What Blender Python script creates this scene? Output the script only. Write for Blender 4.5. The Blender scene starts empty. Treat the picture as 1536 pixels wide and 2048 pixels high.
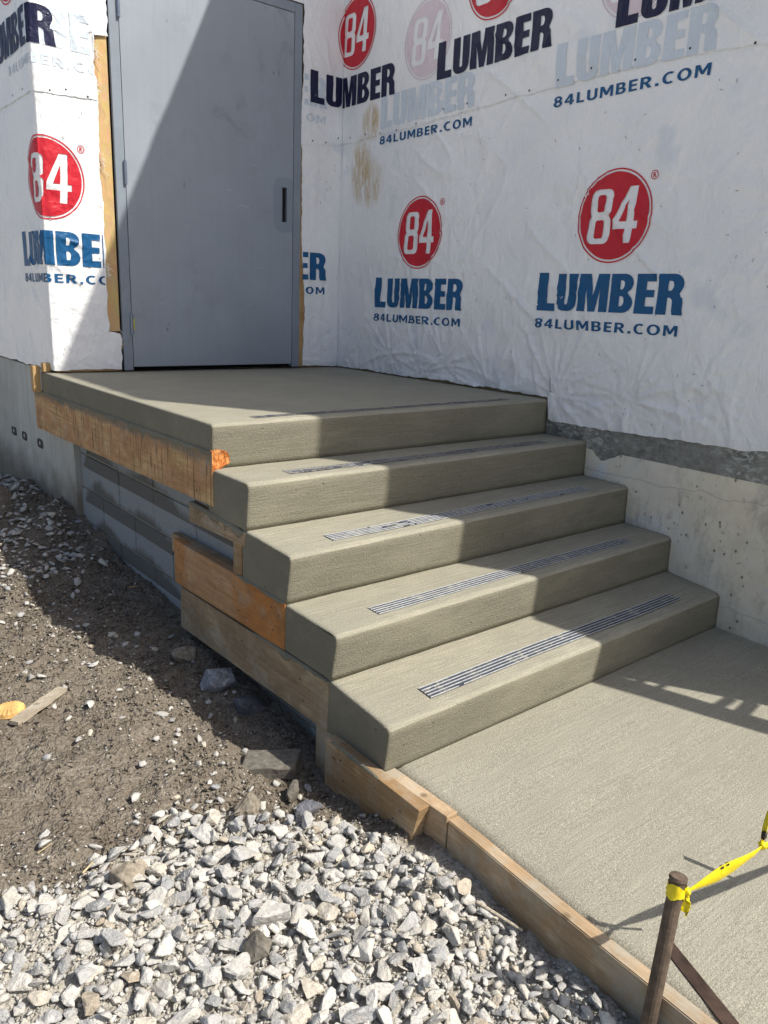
import bpy, bmesh, math, random
import numpy as np
from mathutils import Vector, Matrix

random.seed(7); rng = np.random.default_rng(11)
S = bpy.context.scene
COL = S.collection

# ------------------------------------------------------------------ camera
F_PX = 1543.47
cam_d = bpy.data.cameras.new('camera'); cam = bpy.data.objects.new('camera', cam_d); COL.objects.link(cam)
_yaw, _pit, _rol = 0.6942, -0.2661, 0.0425
fwd = np.array([math.sin(_yaw)*math.cos(_pit), math.cos(_yaw)*math.cos(_pit), math.sin(_pit)])
rgt = np.array([math.cos(_yaw), -math.sin(_yaw), 0.0]); upv = np.cross(rgt, fwd)
r2 = math.cos(_rol)*rgt + math.sin(_rol)*upv; u2 = -math.sin(_rol)*rgt + math.cos(_rol)*upv
CAM = np.array([-1.2716, -2.5151, 0.4482])
cam.matrix_world = Matrix(((r2[0], u2[0], -fwd[0], CAM[0]), (r2[1], u2[1], -fwd[1], CAM[1]),
                           (r2[2], u2[2], -fwd[2], CAM[2]), (0, 0, 0, 1)))
cam_d.sensor_fit = 'VERTICAL'; cam_d.sensor_height = 36.0; cam_d.lens = F_PX/2048*36.0
cam_d.clip_start = 0.05; cam_d.clip_end = 2000
S.camera = cam

# ------------------------------------------------------------------ sky, sun, exposure
LIGHT = Vector((-0.60, 1.0, -1.338)).normalized()
W = bpy.data.worlds.new('World'); S.world = W; W.use_nodes = True
nt = W.node_tree; bg = nt.nodes['Background']
sky = nt.nodes.new('ShaderNodeTexSky'); sky.sky_type = 'NISHITA'; sky.sun_disc = False
sky.sun_elevation = math.asin(-LIGHT.z); sky.sun_rotation = math.atan2(-LIGHT.x, -LIGHT.y)
sky.air_density = 1.0; sky.dust_density = 3.0; sky.ozone_density = 1.0
nt.links.new(sky.outputs['Color'], bg.inputs['Color']); bg.inputs['Strength'].default_value = 0.102
sd = bpy.data.lights.new('sun', 'SUN'); sun = bpy.data.objects.new('sun', sd); COL.objects.link(sun)
sd.energy = 4.8; sd.angle = math.radians(0.53); sd.color = (1.0, 0.95, 0.86)
sun.rotation_euler = LIGHT.to_track_quat('-Z', 'Y').to_euler(); sun.location = (6, -10, 14)
S.view_settings.view_transform = 'Standard'; S.view_settings.look = 'None'
S.view_settings.exposure = 0.20; S.view_settings.gamma = 1.0; S.view_settings.use_curve_mapping = False

# ------------------------------------------------------------------ numeric helpers
def _hash(ix, iy, seed):
    h = (ix.astype(np.int64)*374761393 + iy.astype(np.int64)*668265263 + seed*1274126177) & 0xffffffff
    h = ((h ^ (h >> 13))*1103515245) & 0xffffffff
    h = (h ^ (h >> 16)) & 0xffff
    return h/65535.0
def vnoise(x, y, seed=0):
    x = np.asarray(x, float); y = np.asarray(y, float)
    ix = np.floor(x); iy = np.floor(y); fx = x-ix; fy = y-iy
    fx = fx*fx*fx*(fx*(fx*6-15)+10); fy = fy*fy*fy*(fy*(fy*6-15)+10)
    a = _hash(ix, iy, seed); b = _hash(ix+1, iy, seed); c = _hash(ix, iy+1, seed); d = _hash(ix+1, iy+1, seed)
    return (a*(1-fx)+b*fx)*(1-fy) + (c*(1-fx)+d*fx)*fy
def fbm(x, y, seed=0, octv=4):
    s = 0; a = 0.5
    for k in range(octv):
        s = s + a*(vnoise(x, y, seed+k*17)-0.5); x = x*2.03+3.1; y = y*2.03+1.7; a *= 0.5
    return s
def ridge(x, y, seed=0):
    return 1-np.abs(2*vnoise(x, y, seed)-1)
def sstep(a, b, x):
    t = np.clip((np.asarray(x, float)-a)/(b-a), 0, 1); return t*t*(3-2*t)

# ------------------------------------------------------------------ object helpers
def link(o, parent=None):
    COL.objects.link(o)
    if parent is not None:
        o.parent = parent
        if parent.type == 'EMPTY': o.matrix_parent_inverse = Matrix.Translation(parent.location).inverted()
    return o
def mesh_obj(name, verts, faces, mat, parent=None, smooth=False):
    me = bpy.data.meshes.new(name); me.from_pydata([tuple(map(float, v)) for v in verts], [], [tuple(f) for f in faces])
    me.update()
    if smooth: me.polygons.foreach_set('use_smooth', [True]*len(me.polygons))
    for m in (mat if isinstance(mat, (list, tuple)) else [mat]): me.materials.append(m)
    return link(bpy.data.objects.new(name, me), parent)
def bm_obj(name, bm, mat, parent=None, smooth=False):
    me = bpy.data.meshes.new(name); bm.normal_update(); bm.to_mesh(me); bm.free()
    if smooth: me.polygons.foreach_set('use_smooth', [True]*len(me.polygons))
    for m in (mat if isinstance(mat, (list, tuple)) else [mat]): me.materials.append(m)
    return link(bpy.data.objects.new(name, me), parent)
def tag(o, label=None, cat=None, group=None, kind=None):
    if label: o['label'] = label
    if cat: o['category'] = cat
    if group: o['group'] = group
    if kind: o['kind'] = kind
    return o
def thing(name, label, cat, loc, group=None):
    o = bpy.data.objects.new(name, None); o.empty_display_size = 0.1; o.location = loc; COL.objects.link(o)
    return tag(o, label, cat, group)
def box_bm(x0, x1, y0, y1, z0, z1, bevel=0.0, seg=2, bm=None):
    own = bm is None
    bm = bm or bmesh.new()
    vs = [bm.verts.new(p) for p in ((x0,y0,z0),(x1,y0,z0),(x1,y1,z0),(x0,y1,z0),(x0,y0,z1),(x1,y0,z1),(x1,y1,z1),(x0,y1,z1))]
    fs = [bm.faces.new([vs[i] for i in f]) for f in ((3,2,1,0),(4,5,6,7),(0,1,5,4),(1,2,6,5),(2,3,7,6),(3,0,4,7))]
    if bevel:
        es = list({e for f in fs for e in f.edges})
        bmesh.ops.bevel(bm, geom=es, offset=bevel, segments=seg, affect='EDGES', profile=0.5)
    return bm
def hexa_bm(p, bevel=0.0):
    """eight corners: bottom ring then top ring, both counter-clockwise seen from above"""
    bm = bmesh.new(); vs = [bm.verts.new(q) for q in p]
    fs = [bm.faces.new([vs[i] for i in f]) for f in ((3,2,1,0),(4,5,6,7),(0,1,5,4),(1,2,6,5),(2,3,7,6),(3,0,4,7))]
    if bevel:
        bmesh.ops.bevel(bm, geom=bm.edges[:], offset=bevel, segments=2, affect='EDGES', profile=0.5)
    return bm
def rough_up(bm, cell, amp, seed=0, freq=18.0):
    """cut a solid along its long axes and push its vertices by a little noise"""
    co = np.array([v.co for v in bm.verts]); lo = co.min(0); hi = co.max(0)
    for ax in range(3):
        n = int((hi[ax]-lo[ax])/cell)
        for k in range(1, n):
            pc = [0, 0, 0]; pc[ax] = lo[ax]+(hi[ax]-lo[ax])*k/n; no = [0, 0, 0]; no[ax] = 1
            bmesh.ops.bisect_plane(bm, geom=bm.verts[:]+bm.edges[:]+bm.faces[:], plane_co=pc, plane_no=no)
    co = np.array([v.co for v in bm.verts])
    for ax in range(3):
        a, b = (ax+1) % 3, (ax+2) % 3
        d = fbm(co[:, a]*freq+co[:, ax]*freq*0.7, co[:, b]*freq+3*ax, seed+ax*5, 3)*amp*2
        for v, q in zip(bm.verts, d): v.co[ax] += q
    return bm
def tube_bm(pts, radii, seg=10, cap=True, bm=None):
    bm = bm or bmesh.new(); rings = []
    pts = [Vector(p) for p in pts]
    for i, p in enumerate(pts):
        t = (pts[min(i+1, len(pts)-1)]-pts[max(i-1, 0)]).normalized()
        a = t.orthogonal().normalized() if i == 0 else (pa - t*pa.dot(t)).normalized()
        pa = a; b = t.cross(a)
        rings.append([bm.verts.new(p+(a*math.cos(2*math.pi*k/seg)+b*math.sin(2*math.pi*k/seg))*radii[i]) for k in range(seg)])
    for r0, r1 in zip(rings, rings[1:]):
        for k in range(seg): bm.faces.new((r0[k], r0[(k+1) % seg], r1[(k+1) % seg], r1[k]))
    if cap: bm.faces.new(rings[0][::-1]); bm.faces.new(rings[-1])
    return bm

# ------------------------------------------------------------------ material helpers
class M:
    def __init__(s, name, rough=0.8, spec=0.3):
        s.m = bpy.data.materials.new(name); s.m.use_nodes = True; s.t = s.m.node_tree
        s.b = s.t.nodes['Principled BSDF']; s.b.inputs['Roughness'].default_value = rough
        s.b.inputs['Specular IOR Level'].default_value = spec
        s.tc = s.t.nodes.new('ShaderNodeTexCoord')
    def n(s, typ, **kw):
        o = s.t.nodes.new(typ)
        for k, v in kw.items(): setattr(o, k, v)
        return o
    def L(s, a, b): s.t.links.new(a, b)
    def coord(s, scale=(1, 1, 1), rot=(0, 0, 0), loc=(0, 0, 0)):
        mp = s.n('ShaderNodeMapping'); mp.inputs['Scale'].default_value = scale
        mp.inputs['Rotation'].default_value = rot; mp.inputs['Location'].default_value = loc
        s.L(s.tc.outputs['Object'], mp.inputs['Vector']); return mp.outputs['Vector']
    def noise(s, scale, detail=4, rough=0.55, vec=None, dist=0.0):
        o = s.n('ShaderNodeTexNoise'); o.inputs['Scale'].default_value = scale; o.inputs['Detail'].default_value = detail
        o.inputs['Roughness'].default_value = rough; o.inputs['Distortion'].default_value = dist
        s.L(vec if vec is not None else s.tc.outputs['Object'], o.inputs['Vector']); return o.outputs['Fac']
    def vor(s, scale, vec=None, feature='F1'):
        o = s.n('ShaderNodeTexVoronoi', feature=feature); o.inputs['Scale'].default_value = scale
        s.L(vec if vec is not None else s.tc.outputs['Object'], o.inputs['Vector']); return o
    def ramp(s, fac, stops, interp='LINEAR'):
        o = s.n('ShaderNodeValToRGB'); o.color_ramp.interpolation = interp; e = o.color_ramp.elements
        while len(e) < len(stops): e.new(0.5)
        for x, (p, c) in zip(e, stops):
            x.position = p; x.color = (c, c, c, 1) if isinstance(c, (int, float)) else (*c, 1)
        s.L(fac, o.inputs['Fac']); return o.outputs['Color']
    def math(s, op, a, b=None, clamp=False):
        o = s.n('ShaderNodeMath', operation=op, use_clamp=clamp)
        for i, v in enumerate((a, b)):
            if v is None: continue
            if isinstance(v, (int, float)): o.inputs[i].default_value = v
            else: s.L(v, o.inputs[i])
        return o.outputs[0]
    def mix(s, fac, a, b, blend='MIX'):
        o = s.n('ShaderNodeMix', data_type='RGBA', blend_type=blend)
        for i, v in ((0, fac), (6, a), (7, b)):
            if isinstance(v, (int, float)): o.inputs[i].default_value = v
            elif isinstance(v, (tuple, list)): o.inputs[i].default_value = (*v, 1)
            else: s.L(v, o.inputs[i])
        return o.outputs[2]
    def xyz(s, vec=None):
        o = s.n('ShaderNodeSeparateXYZ'); s.L(vec if vec is not None else s.tc.outputs['Object'], o.inputs[0]); return o.outputs
    def color(s, c):
        if isinstance(c, (tuple, list)): s.b.inputs['Base Color'].default_value = (*c, 1)
        else: s.L(c, s.b.inputs['Base Color'])
    def bump(s, h, strength=0.3, dist=0.01, prev=None):
        o = s.n('ShaderNodeBump'); o.inputs['Strength'].default_value = strength; o.inputs['Distance'].default_value = dist
        s.L(h, o.inputs['Height'])
        if prev is not None: s.L(prev, o.inputs['Normal'])
        s.L(o.outputs['Normal'], s.b.inputs['Normal']); return o.outputs['Normal']
    def rough(s, v): s.L(v, s.b.inputs['Roughness'])

def mat_concrete(name, base, streak=True, grain=1.0, bumpk=1.0, sk=1.0, holes=0.0):
    m = M(name, 0.85, 0.25)
    v = m.coord((0.7, 20, 20)) if streak else m.coord((3, 3, 3))
    st = m.noise(9, 5, 0.6, v); big = m.noise(2.3, 4, 0.6); med = m.noise(14, 4, 0.6); fine = m.noise(330, 2, 0.6)
    d = tuple(c*0.74 for c in base); l = tuple(min(1, c*1.32) for c in base)
    st0 = m.ramp(st, [(0.30, d), (0.52, base), (0.72, l)]); c = m.mix(0.35+0.65*sk, base, st0)
    c = m.mix(m.ramp(big, [(0.35, 0.0), (0.65, 0.55)]), c, tuple(q*0.80 for q in base))
    c = m.mix(m.ramp(med, [(0.58, 0.0), (0.75, 0.35)]), c, tuple(q*1.12 for q in base))
    c = m.mix(m.math('MULTIPLY', m.ramp(fine, [(0.36, 1.0), (0.5, 0.0)]), 0.5*grain), c, tuple(q*0.52 for q in base))
    c = m.mix(m.math('MULTIPLY', m.ramp(fine, [(0.60, 0.0), (0.70, 1.0)]), 0.5*grain), c, tuple(min(1, q*1.75) for q in base))
    pits = m.vor(46); pn = m.noise(23, 2)
    pit = m.math('MULTIPLY', m.ramp(pits.outputs['Distance'], [(0.05, 1.0), (0.13, 0.0)]), m.ramp(pn, [(0.60, 0.0), (0.66, 1.0)]))
    if holes:   # air holes and paler patches of the struck riser face
        hv = m.vor(19, m.coord((0.8, 1, 1.3), loc=(0.3, 0, 0.7))); hk = m.noise(6.5, 3)
        hp = m.math('MULTIPLY', m.ramp(hv.outputs['Distance'], [(0.045, 1.0), (0.085, 0.0)]), m.ramp(hk, [(0.50, 0.0), (0.58, 1.0)])); pit = m.math('MAXIMUM', pit, hp)
        dp = m.noise(3.6, 5, 0.65, m.coord((0.5, 1, 1.4), loc=(4, 1, 2))); c = m.mix(m.ramp(dp, [(0.48, 0.0), (0.66, 0.5)]), c, tuple(q*1.32 for q in base))
    c = m.mix(m.math('MULTIPLY', pit, 0.8), c, tuple(q*0.3 for q in base))
    m.color(c)
    f2 = m.noise(150, 2, 0.6); h = m.math('ADD', m.math('MULTIPLY', st, sk), m.math('MULTIPLY', m.math('ADD', fine, f2), 0.55*grain))
    h = m.math('SUBTRACT', h, m.math('MULTIPLY', pit, 1.2))
    m.bump(h, 0.75*bumpk, 0.004)
    return m.m
CONC = (0.322, 0.304, 0.238)
m_tread = mat_concrete('fresh_broomed_concrete', tuple(c*1.13 for c in CONC), True, 0.9, 0.9)
m_riser = mat_concrete('dark_riser_concrete', (0.232, 0.217, 0.163), True, 1.2, 1.0, 0.55, 1.0)  # riser and side faces in a darker base colour than the treads
m_slab = mat_concrete('rough_broomed_slab_concrete', (0.352, 0.334, 0.268), True, 1.5, 0.75, 0.5)

def mat_wood(name, base, dark, stain=None, stain_amt=0.0, drips=False, cement=0.0, axis='Y', scale=1.0, loc=(0, 0, 0), bands=False):
    m = M(name, 0.75, 0.25)
    sc = {'Y': (14, 1.1, 14), 'Z': (14, 14, 1.1), 'X': (1.1, 14, 14)}[axis]
    v = m.coord(tuple(q*scale for q in sc), loc=loc)
    w = m.n('ShaderNodeTexWave', wave_type='RINGS', rings_direction='SPHERICAL'); w.inputs['Scale'].default_value = 0.8
    w.inputs['Distortion'].default_value = 9.0; w.inputs['Detail'].default_value = 3; w.inputs['Detail Scale'].default_value = 0.9
    m.L(v, w.inputs['Vector'])
    g = m.noise(14, 4, 0.65, v); lowf = m.noise(3.1, 3, 0.5)
    fs = {'Y': (20, 0.45, 20), 'Z': (20, 20, 0.45), 'X': (0.45, 20, 20)}[axis]; fg = m.noise(3.4, 3, 0.55, m.coord(tuple(q*scale for q in fs), loc=(loc[2], loc[0]*3, loc[1])), 1.6)
    fig = m.math('ADD', m.math('MULTIPLY', fg, 0.85), m.math('MULTIPLY', w.outputs['Fac'], 0.15))
    c = m.ramp(fig, [(0.32, dark), (0.50, base), (0.72, tuple(min(1, q*1.12) for q in base))])
    c = m.mix(m.ramp(g, [(0.35, 0.5), (0.6, 0.0)]), c, tuple(q*0.6 for q in dark))
    c = m.mix(m.ramp(lowf, [(0.4, 0.0), (0.7, 0.45)]), c, tuple(q*0.72 for q in base))
    if stain:
        sn = m.noise(5.5, 4, 0.6, m.coord((1, 1, 1.6), loc=loc), 0.6)
        sf = m.ramp(sn, [(0.40, 0.0), (0.50, 1.0)])
        if bands:   # soaked only at its two ends
            yy = m.xyz()[1]; wob = m.math('MULTIPLY_ADD', m.noise(9, 4, 0.6, m.coord((1, 1, 0.4))), 0.30); wob.node.inputs[2].default_value = -0.15; yw = m.math('ADD', yy, wob)
            e = m.math('MAXIMUM', m.ramp(m.math('MULTIPLY', yw, -1.0), [(0.10, 0.0), (0.26, 1.0)]), m.ramp(yw, [(0.215, 0.0), (0.235, 0.8)]))
            sf = m.math('MAXIMUM', e, m.math('MULTIPLY', sf, 0.35))
        c = m.mix(m.math('MULTIPLY', sf, stain_amt), c, m.mix(m.ramp(sn, [(0.35, 0.0), (0.65, 1.0)]), stain, tuple(q*0.55 for q in stain)))
    if cement:
        cn = m.noise(4.5, 6, 0.7, m.coord((1, 1, 1), loc=(7, 3, 1)))
        c = m.mix(m.ramp(cn, [(0.5, 0.0), (0.62, cement)]), c, (0.40, 0.37, 0.30))
    if drips:
        x, y, z = m.xyz()
        dn = m.noise(8, 3, 0.7, m.coord((1, 9.0, 0.45))); 
        hgt = m.math('MULTIPLY_ADD', z, 1.0); hgt.node.inputs[2].default_value = 0.26   # height above the middle of the board
        lim = m.math('ADD', m.math('MULTIPLY', dn, -0.62), 0.47)
        dm = m.ramp(m.math('SUBTRACT', hgt, lim), [(0.0, 0.0), (0.035, 1.0)])
        dk = m.noise(5, 3, 0.6, m.coord((1, 0.7, 1))); c = m.mix(m.math('MULTIPLY', dm, m.ramp(dk, [(0.38, 0.1), (0.62, 0.75)])), c, (0.15, 0.115, 0.07))
        t2 = m.noise(95, 2, 0.6, m.coord((1, 1.0, 0.07)))
        c = m.mix(m.math('MULTIPLY', m.ramp(t2, [(0.60, 0.0), (0.64, 1.0)]), 0.75), c, (0.06, 0.042, 0.025))
        top = m.math('ADD', m.math('MULTIPLY', m.noise(22, 5, 0.75, m.coord((1, 1, 0.5))), 0.085), z)
        c = m.mix(m.ramp(m.math('ADD', top, 0.5), [(0.385, 0.0), (0.41, 0.9)]), c, (0.21, 0.185, 0.14))
    bl = m.noise(6, 5, 0.72, m.coord((1, 0.8, 1.2), loc=(loc[1], 3.3, loc[0])), 0.4); c = m.mix(m.ramp(bl, [(0.50, 0.0), (0.66, 0.6)]), c, tuple(q*0.62 for q in dark)); dst_ = m.noise(9, 5, 0.7, m.coord(loc=(1, 6, loc[0])))
    c = m.mix(m.ramp(dst_, [(0.56, 0.0), (0.72, 0.45)]), c, (0.50, 0.46, 0.385))
    k = m.vor(5.0, m.coord((1, 1, 1.7), loc=loc)); kn = m.ramp(k.outputs['Distance'], [(0.035, 1.0), (0.075, 0.0)])
    c = m.mix(m.math('MULTIPLY', kn, 0.75), c, tuple(q*0.35 for q in dark))
    m.color(c); m.bump(m.math('ADD', g, m.math('MULTIPLY', fg, 0.6)), 0.55, 0.003)
    return m.m
m_b1 = mat_wood('form_pine_dripped', (0.68, 0.47, 0.24), (0.52, 0.31, 0.13), (0.66, 0.34, 0.17), 0.65, drips=True)
m_b2 = mat_wood('form_wood_orange', (0.60, 0.40, 0.23), (0.45, 0.25, 0.12), (0.55, 0.22, 0.05), 0.85, cement=0.5, loc=(0.3, 0.2, 0), bands=True)
m_b3 = mat_wood('form_wood_grey', (0.50, 0.385, 0.245), (0.36, 0.25, 0.145), (0.36, 0.265, 0.17), 0.6, cement=0.75, loc=(2, 1, 0.4))
m_b4 = mat_wood('form_wood_tan', (0.55, 0.40, 0.24), (0.40, 0.265, 0.135), (0.33, 0.185, 0.075), 0.6, cement=0.6, loc=(0.8, 2, 3))
m_b5 = mat_wood('form_wood_pale', (0.60, 0.46, 0.31), (0.45, 0.32, 0.19), (0.40, 0.245, 0.115), 0.5, cement=0.75, loc=(5, 2, 1))
m_stub = mat_wood('stub_wood', (0.60, 0.40, 0.19), (0.44, 0.26, 0.11), axis='Z')
m_gwood = mat_wood('grey_lath_wood', (0.56, 0.50, 0.40), (0.40, 0.33, 0.24), axis='X', scale=2)
def mat_endgrain():
    m = M('broken_end_grain', 0.8, 0.2)
    v = m.vor(90, m.coord((1, 1, 0.35))); n = m.noise(60, 4, 0.7)
    c = m.ramp(n, [(0.3, (0.30, 0.07, 0.015)), (0.5, (0.62, 0.22, 0.06)), (0.75, (0.75, 0.42, 0.18))])
    m.color(c); m.bump(v.outputs['Distance'], 1.0, 0.01); return m.m
m_end = mat_endgrain()
def mat_osb():
    m = M('oriented_strand_board', 0.75, 0.25)
    v = m.vor(42, m.coord((1, 1, 0.45))); n = m.noise(130, 3, 0.6, m.coord((1, 1, 0.3)))
    c = m.mix(0.6, m.ramp(n, [(0.3, (0.40, 0.26, 0.11)), (0.7, (0.66, 0.48, 0.25))]), v.outputs['Color'], 'SOFT_LIGHT')
    c = m.mix(0.75, c, (0.58, 0.40, 0.19)); m.color(c); m.bump(v.outputs['Distance'], 0.4, 0.004); return m.m
m_osb = mat_osb()

def wrinkle_bump(m):
    n1 = m.noise(11, 4, 0.55, m.coord((1, 1, 0.55), rot=(0.5, 0, 0)), 1.2); n2 = m.noise(34, 3, 0.6, None, 0.6)
    fine = m.noise(260, 1, 0.5, m.coord((1, 1, 0.25)))
    rg = m.n('ShaderNodeTexNoise', noise_type='RIDGED_MULTIFRACTAL'); rg.inputs['Scale'].default_value = 3.2; rg.inputs['Detail'].default_value = 2.5; rg.inputs['Distortion'].default_value = 0.5
    m.L(m.coord((1, 1, 1.6), rot=(0.45, 0, 0)), rg.inputs['Vector']); rk = m.noise(2.2, 2); rgm = m.math('MULTIPLY', m.math('POWER', m.math('MULTIPLY', rg.outputs['Fac'], 0.5, True), 3.0), m.ramp(rk, [(0.42, 0.0), (0.62, 1.0)]))
    h = m.math('ADD', m.math('ADD', n1, m.math('MULTIPLY', rgm, 0.8)), m.math('MULTIPLY', n2, 0.28)); h = m.math('ADD', h, m.math('MULTIPLY', fine, 0.05))
    m.bump(h, 0.62, 0.016)
def mat_wrap(name, stain=True):
    m = M(name, 0.38, 0.6)
    d = m.noise(3.0, 4, 0.6); c = m.ramp(d, [(0.3, (0.81, 0.82, 0.84)), (0.6, (0.885, 0.887, 0.895))])
    blot = m.noise(4.2, 2, 0.5, m.coord((1, 1, 1), loc=(3.3, 0.4, 1.1)))
    c = m.mix(m.ramp(blot, [(0.62, 0.0), (0.74, 0.55)]), c, (0.62, 0.68, 0.78))
    weave = m.noise(420, 1, 0.5, m.coord((1, 1, 0.05)))
    c = m.mix(m.ramp(weave, [(0.35, 0.18), (0.55, 0.0)]), c, (0.66, 0.68, 0.72))
    sp = m.vor(17, m.coord((1, 1, 1), loc=(0.2, 0.7, 0.3))); sn = m.noise(9, 2)
    c = m.mix(m.math('MULTIPLY', m.ramp(sp.outputs['Distance'], [(0.03, 1.0), (0.06, 0.0)]), m.ramp(sn, [(0.52, 0.0), (0.6, 0.8)])), c, (0.25, 0.24, 0.23))
    if stain:   # smears of tan adhesive brushed on beside the inner corner
        x, y, z = m.xyz()
        st = m.noise(24, 4, 0.7, m.coord((1, 1.0, 0.22), rot=(0.35, 0, 0)), 1.0)
        def blob(cy, cz, ry, rz):
            a = m.math('DIVIDE', m.math('SUBTRACT', y, cy), ry); b = m.math('DIVIDE', m.math('SUBTRACT', z, cz), rz)
            q = m.math('ADD', m.math('MULTIPLY', a, a), m.math('MULTIPLY', b, b))
            return m.ramp(q, [(0.25, 1.0), (1.0, 0.0)])
        mk = m.math('MAXIMUM', m.math('MAXIMUM', blob(1.70, 1.24, 0.12, 0.22), m.math('MULTIPLY', blob(1.60, 1.16, 0.15, 0.17), 0.75)), blob(1.61, 1.51, 0.10, 0.12))
        mk = m.math('MULTIPLY', mk, m.ramp(st, [(0.36, 0.0), (0.56, 1.0)]))
        mk = m.math('MULTIPLY', mk, m.ramp(x, [(0.0, 0.0), (1.0, 1.0)]))
        c = m.mix(m.math('MULTIPLY', mk, 0.85), c, (0.50, 0.34, 0.12))
    m.color(c); wrinkle_bump(m); return m.m
m_wrap = mat_wrap('white_house_wrap')
def mat_print(name, col, wear=0.25):
    m = M(name, 0.45, 0.3); n = m.noise(60, 4, 0.7); n2 = m.noise(5, 3)
    c = m.mix(m.ramp(n, [(0.62, 0.0), (0.75, wear)]), col, tuple(min(1, q*1.6+0.12) for q in col))
    c = m.mix(m.ramp(n2, [(0.4, 0.0), (0.7, 0.3)]), c, tuple(q*0.75 for q in col))
    m.color(c); wrinkle_bump(m); return m.m
m_red = mat_print('red_print', (0.56, 0.018, 0.035)); m_blue = mat_print('blue_print', (0.008, 0.095, 0.245))
m_navy = mat_print('dark_navy_print', (0.014, 0.016, 0.055))
m_gred = mat_print('faded_red_print', (0.73, 0.615, 0.67), 0.1); m_gblue = mat_print('faded_blue_print', (0.62, 0.695, 0.775), 0.1)

def mat_simple(name, col, rough=0.6, spec=0.4, metal=0.0, var=0.25, sc=20, bump=0.15):
    m = M(name, rough, spec); m.b.inputs['Metallic'].default_value = metal
    n = m.noise(sc, 5, 0.65); c = m.ramp(n, [(0.3, tuple(q*(1-var) for q in col)), (0.7, tuple(min(1, q*(1+var)) for q in col))])
    m.color(c); m.bump(n, bump, 0.004); return m.m
def mat_door():
    m = M('primed_steel_door', 0.46, 0.4)
    base = (0.298, 0.335, 0.384)
    n = m.noise(1.8, 4, 0.6); c = m.ramp(n, [(0.35, tuple(q*0.93 for q in base)), (0.65, tuple(q*1.05 for q in base))])
    vs = m.noise(55, 2, 0.5, m.coord((1, 1, 0.02))); c = m.mix(m.ramp(vs, [(0.4, 0.12), (0.6, 0.0)]), c, tuple(q*0.8 for q in base))
    s1 = m.noise(5.5, 5, 0.72, m.coord((1, 1, 0.7), loc=(0.5, 0, 0.2)), 0.8); s2 = m.noise(1.7, 2, 0.5, m.coord(loc=(2.2, 0, 0.9)))
    c = m.mix(m.math('MULTIPLY', m.ramp(s1, [(0.50, 0.0), (0.64, 1.0)]), m.ramp(s2, [(0.42, 0.0), (0.62, 0.6)])), c, (0.18, 0.205, 0.235))
    v = m.vor(9.5, m.coord((1.6, 1, 0.9), loc=(0.13, 0, 0.4))); k = m.noise(3.1, 1, 0.5, m.coord(loc=(0.7, 0, 0.3)))
    c = m.mix(m.math('MULTIPLY', m.ramp(v.outputs['Distance'], [(0.06, 1.0), (0.14, 0.0)]), m.ramp(k, [(0.56, 0.0), (0.62, 0.75)])), c, (0.15, 0.18, 0.205))
    x, y, z = m.xyz()   # touched-up primer round the lock cut-out and along the latch edge
    a = m.math('DIVIDE', m.math('SUBTRACT', x, 1.497), 0.085); b = m.math('DIVIDE', m.math('SUBTRACT', z, 1.005), 0.165)
    q = m.math('ADD', m.math('POWER', m.math('ABSOLUTE', a), 4.0), m.math('POWER', m.math('ABSOLUTE', b), 4.0))
    c = m.mix(m.ramp(q, [(0.8, 0.65), (1.0, 0.0)]), c, (0.20, 0.255, 0.31))
    scr = m.noise(36, 2, 0.6, m.coord((0.18, 1, 2.2), rot=(0, 0.25, 0))); sk = m.noise(2.1, 1, 0.5, m.coord(loc=(0, 0, 2.7)))
    c = m.mix(m.math('MULTIPLY', m.ramp(scr, [(0.71, 0.0), (0.735, 1.0)]), m.ramp(sk, [(0.5, 0.0), (0.6, 0.6)])), c, (0.48, 0.51, 0.54))
    m.color(c); m.rough(m.ramp(n, [(0.3, 0.40), (0.7, 0.55)])); m.bump(n, 0.05, 0.004); return m.m
m_door = mat_door()
m_frame = mat_simple('primed_steel_frame', (0.235, 0.272, 0.32), 0.5, 0.4, 0, 0.1, 6, 0.03)
m_dark = mat_simple('gap_shade_black', (0.012, 0.012, 0.013), 0.9, 0.1)  # near-black colour standing in for the shade inside gaps and recesses
m_steel = mat_simple('hinge_steel', (0.24, 0.28, 0.36), 0.35, 0.5, 0.8, 0.15)
m_yellow_tag = mat_simple('yellow_sticker', (0.62, 0.55, 0.06), 0.5, 0.3)
m_black = mat_simple('black_plastic', (0.012, 0.012, 0.015), 0.5, 0.4)

def mat_found_left():
    m = M('formed_concrete_foundation', 0.85, 0.25)
    st = m.noise(7, 5, 0.65, m.coord((1, 2.6, 0.35))); big = m.noise(2.2, 4, 0.6)
    c = m.ramp(st, [(0.3, (0.46, 0.47, 0.445)), (0.6, (0.54, 0.55, 0.52)), (0.8, (0.60, 0.605, 0.575))])
    c = m.mix(m.ramp(big, [(0.45, 0.0), (0.7, 0.6)]), c, (0.33, 0.31, 0.255))
    x, y, z = m.xyz(); wn = m.noise(6, 4, 0.6)
    h = m.math('ADD', z, m.math('MULTIPLY', wn, -0.35))   # splashed earth along the foot of the wall
    c = m.mix(m.ramp(m.math('ADD', h, 1.3), [(0.40, 0.85), (0.60, 0.0)]), c, (0.21, 0.185, 0.145))
    c = m.mix(m.math('MULTIPLY', m.ramp(y, [(0.0, 0.0), (1.0, 1.0)]), 0.0), c, c)
    m.color(c); m.bump(st, 0.35, 0.005); return m.m
m_foundl = mat_found_left()
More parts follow.
